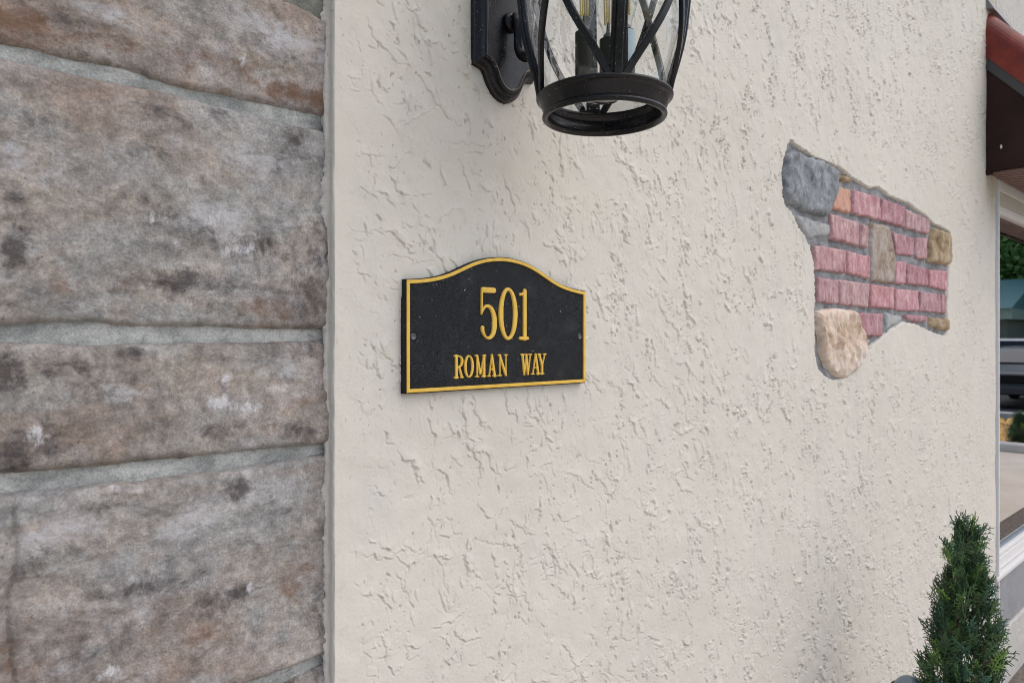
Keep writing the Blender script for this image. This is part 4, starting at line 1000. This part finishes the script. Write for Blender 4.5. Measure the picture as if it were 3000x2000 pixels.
def conifer(name, base, top, rbase, zfol, nsp, label, seed, spl=0.075, withpot=True, scale_r=1.0):
    rnd = random.Random(seed)
    root = empty(name, (base.x, base.y, 0), label, 'shrub')
    tv, tf = sweep([(base.x, base.y, zfol-0.1), (base.x, base.y, zfol+0.1), tuple((base+top)/2) if base.z > 0 else (base.x, base.y, (zfol+top.z)/2), (top.x, top.y, top.z-0.05)], circ(1, 7), ups=[(0, 1, 0)]*4, scales=[0.010, 0.009, 0.006, 0.002])
    pymesh('trunk', tv, tf, M_TW, root, True)
    temps = [spray_geo(make_spray(rnd, spl*rnd.uniform(.8, 1.25))) for _ in range(9)]
    AV, AF, AC = [], [], []; nb = 0
    pal = [((.020,.046,.018), 5), ((.034,.072,.026), 5), ((.034,.080,.055), 2.4), ((.055,.105,.026), 1.8), ((.10,.165,.034), 0.9), ((.026,.034,.014), 2.0)]
    for i in range(nsp):
        u = rnd.random()**0.72 if i > 3 else 0.985
        z = top.z-(top.z-zfol)*u if i > 3 else top.z-spl*0.9
        prof_r = rbase*(0.04+0.96*min(1, u*1.8)**0.85)*(1-0.12*max(0, u-0.75)*4) if i > 3 else 0.004
        lump = 1+0.22*mnoise.noise(Vector((u*9, seed, 0)))+0.0
        a = rnd.uniform(0, 2*PI); lump += 0.28*mnoise.noise(Vector((math.cos(a)*1.3, math.sin(a)*1.3, u*7+seed)))
        rr = prof_r*lump*(rnd.random()**0.35)*0.86
        ax_ = Vector((base.x, base.y, 0)).lerp(Vector((top.x, top.y, 0)), 1-u)
        p = Vector((ax_.x+rr*math.cos(a), ax_.y+rr*math.sin(a), z-spl*0.45))
        tilt = rnd.uniform(0.10, 0.75)*(0.35+0.65*u) if i > 3 else rnd.uniform(0, 0.2)
        zdir = Vector((math.cos(a)*math.sin(tilt)+rnd.uniform(-.22, .22), math.sin(a)*math.sin(tilt)+rnd.uniform(-.22, .22), math.cos(tilt))).normalized()
        xd = zdir.cross(Vector((rnd.uniform(-1, 1), rnd.uniform(-1, 1), rnd.uniform(-1, 1)))).normalized(); yd = zdir.cross(xd)
        V, Fq = temps[rnd.randrange(9)]; s = rnd.uniform(0.8, 1.2)
        M = np.array([tuple(xd), tuple(yd), tuple(zdir)])
        W = (V*s*np.array([scale_r, scale_r, 1]))@M+np.array(tuple(p)); AV.append(W); AF.append(Fq+nb); nb += len(V)
        tot = sum(w_ for _, w_ in pal); q = rnd.uniform(0, tot)
        for cc, w_ in pal:
            q -= w_
            if q <= 0: break
        k = rnd.uniform(1.3, 2.5); AC.append(np.repeat(np.array([[cc[0]*k, cc[1]*k, cc[2]*k, 1]]), len(V), 0))
    V = np.vstack(AV); Fq = np.vstack(AF)
    tri = Fq[:, 2] == Fq[:, 3]
    me = bpy.data.meshes.new('foliage'); me.from_pydata(V.tolist(), [], [list(f[:3]) if t3 else list(f) for f, t3 in zip(Fq.tolist(), tri)])
    ca = me.color_attributes.new('Col', 'FLOAT_COLOR', 'POINT'); ca.data.foreach_set('color', np.vstack(AC).astype(np.float32).ravel())
    o = link('foliage', me, M_FOL, root); o['kind'] = 'stuff'
    return root
ctop = Vector((top_.x, top_.y, top_.z)); cbase = Vector((bx_.x, bx_.y, 0))
conifer('conifer_shrub', cbase, ctop, 0.112, 0.30, 1150, 'narrow dark green conifer shrub with feathery sprays before the stucco wall', 4, 0.056)
pot = empty('plant_pot', (cbase.x, cbase.y, 0), 'round brown pot under the green conifer shrub', 'pot')
v_, f_ = lathe([(0.001, 0.004), (0.12, 0.004), (0.125, 0.02), (0.16, 0.24), (0.17, 0.245), (0.172, 0.275), (0.155, 0.275), (0.150, 0.25)], cbase.x, cbase.y, 48)
pymesh('pot_shell', v_, f_, ground_mat('terracotta', (0.20, 0.10, 0.07), (0.26, 0.13, 0.09), 9), pot, True)
v_, f_ = lathe([(0.151, 0.25), (0.001, 0.255)], cbase.x, cbase.y, 32); pymesh('soil', v_, f_, M_GRV, pot)
# rounded blue-grey thing with a dark rim just showing at the bottom edge
gl_ = P(2664, 1979, -0.22); gcol = empty('garden_light', (gl_.x, gl_.y, 0), 'blue grey rounded lamp head with dark rim, left of the conifer at the bottom edge', 'garden light')
zt3 = gl_.z; R3 = 0.042
v_, f_ = lathe([(0.0005, zt3)]+[(R3*0.93*math.sin(a), zt3-0.045*(1-math.cos(a))) for a in np.linspace(0.15, PI/2, 10)], gl_.x, gl_.y, 40)
pymesh('lamp_head', v_, f_, mat('blue_grey_enamel', (0.17, 0.22, 0.26), 0.3), gcol, True)
v_, f_ = lathe([(R3*0.84, zt3-0.028), (R3*1.04, zt3-0.030), (R3*1.04, zt3-0.060), (0.02, zt3-0.062)], gl_.x, gl_.y, 40); pymesh('rim', v_, f_, M_SLV, gcol, True)
v_, f_ = lathe([(0.012, 0), (0.012, zt3-0.06)], gl_.x, gl_.y, 16); pymesh('post', v_, f_, M_SLV, gcol, True)

# ------------------------------------------------------------------ across the road: seen only mirrored in the window
def MR(px, R):
    """real place of what the window shows at this photo column, R metres away"""
    a = math.atan((px-CX)/F)+NA
    return Vector((R*math.sin(a), 2*WG-(-D+R*math.cos(a)), 0))
def loft_car(name, loc, rz, body, label, kindc, hood, roof, ln=4.6, wd=1.8, cat='car'):
    root = empty(name, (0, 0, 0), label, cat)
    m_b = mat(name+'_paint', body, 0.25, spec=0.6)
    # side profile (x forward, z), body shell
    zg = 0.32
    prof_b = [(-ln/2, zg), (-ln/2-0.02, 0.75), (-ln/2+0.05, hood+0.05), (ln/2-1.2, hood+0.05), (ln/2-0.1, hood-0.12), (ln/2, 0.62), (ln/2-0.03, zg)]
    def ex(pr, y0, y1, inset=0):
        n_ = len(pr); v = [(x, y0, z) for x, z in pr]+[(x, y1, z) for x, z in pr]
        f = [tuple(range(n_))[::-1], tuple(range(n_, 2*n_))]+[(k, (k+1) % n_, n_+(k+1) % n_, n_+k) for k in range(n_)]
        return v, f
    m1 = MB().add(*ex(prof_b, -wd/2, wd/2)); b1 = m1.build('body', m_b, root, bevel=0.06)
    cab = [(-ln/2+0.25, hood+0.04), (-ln/2+0.45, roof-0.04), (-ln/2+0.7, roof), (ln/2-2.3, roof), (ln/2-2.0, roof-0.05), (ln/2-1.25, hood+0.04)] if kindc == 'suv' else \
          [(-0.1, hood+0.04), (-0.05, roof), (1.0, roof), (1.25, roof-0.05), (ln/2-1.2, hood+0.04)]
    MB().add(*ex(cab, -wd/2+0.12, wd/2-0.12)).build('cabin', m_b, root, bevel=0.05)
    gm = mat(name+'_glass', (0.02, 0.025, 0.03), 0.05)
    ws = cab[-2], cab[-1]
    v = [(ws[0][0]+0.03, -wd/2+0.22, ws[0][1]-0.03), (ws[0][0]+0.03, wd/2-0.22, ws[0][1]-0.03), (ws[1][0]+0.01, wd/2-0.2, ws[1][1]+0.05), (ws[1][0]+0.01, -wd/2+0.2, ws[1][1]+0.05)]
    pymesh('windscreen', v, [(0, 1, 2, 3)], gm, root)
    for sy in (-1, 1):
        y = sy*(wd/2-0.115); xs = (cab[1][0]+0.15, cab[-2][0]-0.05)
        pymesh('side_window', [(xs[0], y, hood+0.1), (xs[1]+0.35, y, hood+0.1), (xs[1], y, roof-0.1), (xs[0]+0.1, y, roof-0.1)], [(0, 1, 2, 3)], gm, root)
        v, f = lathe([(0.001, 0.03), (0.11, 0.0), (0.11, -0.04), (0.001, -0.04)], 0, 0, 16)
        pymesh('headlight', [(ln/2+0.0+c, sy*(wd/2-0.28)+a, hood-0.22+b) for a, b, c in v], f, mat('headlight', (0.85, 0.86, 0.88), 0.1), root, True)
        for fx in (-ln/2+0.85, ln/2-0.85):
            v, f = lathe([(0.001, 0), (0.20, 0), (0.21, 0.02)], 0, 0, 20); v2, f2 = lathe([(0.21, 0.02), (0.33, 0.0), (0.34, -0.03), (0.34, -0.18), (0.21, -0.2)], 0, 0, 24)
            pymesh('wheel_rim', [(fx+a, sy*(wd/2-0.01+c), 0.34+b) for a, b, c in v], f, mat('rim_grey', (0.4, 0.4, 0.42), 0.3, 0.8), root, True)
            pymesh('tyre', [(fx+a, sy*(wd/2-0.01+c), 0.34+b) for a, b, c in v2], f2, M_SLV, root, True)
    boxes('bumper', mat('bumper_grey', (0.06, 0.06, 0.065), 0.5), root, (ln/2-0.12, ln/2+0.06, -wd/2+0.08, wd/2-0.08, 0.34, 0.52), bevel=0.03)
    boxes('grille', M_SLV, root, (ln/2-0.1, ln/2+0.015, -wd/2+0.5, wd/2-0.5, 0.58, hood-0.16), bevel=0.02)
    root.location = loc; root.rotation_euler = (0, 0, rz)
    return root
pc = MR(2992, 20.5); loft_car('parked_car', (pc.x+1.6, pc.y, 0), PI, (0.05, 0.07, 0.10), 'dark blue car facing the building, mirrored in the window', 'suv', 0.95, 1.42)
pc = MR(2945, 29); loft_car('pickup_truck', (pc.x+1.0, pc.y-0.15, 0), PI-0.1, (0.72, 0.74, 0.78), 'white pickup truck behind the dark car, mirrored in the window', 'pickup', 1.05, 1.62, 5.2, 1.9, 'truck')
# building with siding and a teal metal roof
pb1 = MR(2972, 33); hx = pb1.x
hs_ = empty('roadside_building', (hx, pb1.y, 0), 'small building with horizontal siding and teal roof, mirrored in the window', 'building')
M_SD = mat('olive_siding', (0.20, 0.20, 0.155), 0.7); M_TL = mat('teal_metal_roof', (0.10, 0.24, 0.27), 0.4); M_TRM = mat('pale_green_trim', (0.38, 0.46, 0.36), 0.6)
boxes('wall', M_SD, hs_, (hx+0.05, hx+7, pb1.y-9, pb1.y-0.25, 0, 2.35))
for k in range(11): boxes('siding_board', M_SD, hs_, (hx, hx+0.049, pb1.y-9, pb1.y-0.25, 0.05+k*0.21, 0.05+k*0.21+0.19))
boxes('trim', M_TRM, hs_, (hx-0.35, hx+7.2, pb1.y-9.3, pb1.y, 2.35, 2.75))
v_ = [(hx-0.45, pb1.y-9.4, 2.75), (hx-0.45, pb1.y, 2.75), (hx+3.5, pb1.y, 4.1), (hx+3.5, pb1.y-9.4, 4.1), (hx+7.3, pb1.y, 2.75), (hx+7.3, pb1.y-9.4, 2.75)]
pymesh('roof', v_, [(0, 3, 2, 1), (3, 5, 4, 2), (1, 2, 4), (0, 5, 3)], M_TL, hs_)
# trees behind it
M_LF = bpy.data.materials.new('tree_leaves'); M_LF.use_nodes = True; n = NT(M_LF)
n.col(n.ramp(n.noise(0.9, 4), [(0.35, (0.09, 0.20, 0.05)), (0.55, (0.16, 0.33, 0.08)), (0.7, (0.26, 0.44, 0.12))])); n.b.inputs['Roughness'].default_value = 0.6
M_BK = ground_mat('bark', (0.07, 0.05, 0.035), (0.12, 0.09, 0.07), 6)
def leafball(seed, nl, R, Hc, z0):
    r = np.random.default_rng(seed); V = []
    cl = [(r.normal(0, R*0.45), r.normal(0, R*0.45), z0+r.uniform(0, Hc), r.uniform(0.5, 1.1)*R*0.34) for _ in range(34)]
    for i in range(nl):
        cx_, cy_, cz_, cr = cl[i % 34]; d = r.normal(size=3); d /= np.linalg.norm(d); p = np.array([cx_, cy_, cz_])+d*cr*(r.random()**0.4)
        a = r.normal(size=3); a /= np.linalg.norm(a); b = np.cross(a, r.normal(size=3)); b /= np.linalg.norm(b); s = r.uniform(.10, .20)
        V += [p-a*s, p-b*s*.5, p+a*s, p+b*s*.5]
    return [tuple(v) for v in V], [(4*i, 4*i+1, 4*i+2, 4*i+3) for i in range(nl)]
crown = None
spots = [(2930, 42, 9.5, 'broad green tree right behind the teal roofed building'), (2985, 40, 10.5, 'tall green tree at the gap beside the teal roofed building'), (2890, 46, 11, 'green tree farthest behind the teal roofed building'), (3010, 47, 12, 'green tree behind the gap, darkest and tallest of the row'), (3060, 41, 10, 'green tree at the right end of the row')]
for i, (px, R, hg, lb) in enumerate(spots):
    p = MR(px, R); tr = empty('tree', (p.x, p.y, 0), lb, 'tree', 'trees across the road, mirrored in the window', rz=i*1.3)
    if crown is None:
        V, Fc = leafball(5, 9000, 4.2, 8.2, 1.6); cm = bpy.data.meshes.new('crown'); cm.from_pydata(V, [], Fc); cm.materials.append(M_LF)
        tvv, tff = sweep([(0, 0, 0), (0.05, 0, 2), (0, 0.1, 5), (0.1, 0, 8)], circ(1, 10), ups=[(0, 1, 0)]*4, scales=[0.30, 0.22, 0.14, 0.05]); m_ = MB().add(tvv, tff)
        for q in range(7):
            a = q*0.9; z = 2.2+q*0.7
            m_.add(*sweep([(0, 0, z), (math.cos(a)*1.0, math.sin(a)*1.0, z+0.9), (math.cos(a)*2.2, math.sin(a)*2.2, z+1.8)], circ(1, 6), scales=[0.09, 0.06, 0.02]))
        tm = bpy.data.meshes.new('trunk'); tm.from_pydata(m_.v, [], m_.f); tm.materials.append(M_BK); crown = cm
    a = bpy.data.objects.new('crown', cm); C.objects.link(a); a.parent = tr; a['kind'] = 'stuff'; a.scale = (1.2, 1.2, hg/9.8)
    b = bpy.data.objects.new('trunk', tm); C.objects.link(b); b.parent = tr
# small conifer in the rockery
sc2 = MR(2986, 13.0)
conifer('small_conifer', Vector((sc2.x, sc2.y, 0)), Vector((sc2.x, sc2.y, 0.48)), 0.12, 0.06, 160, 'small green conifer planted among the ochre rocks, mirrored in the window', 9, 0.09, scale_r=2.5)
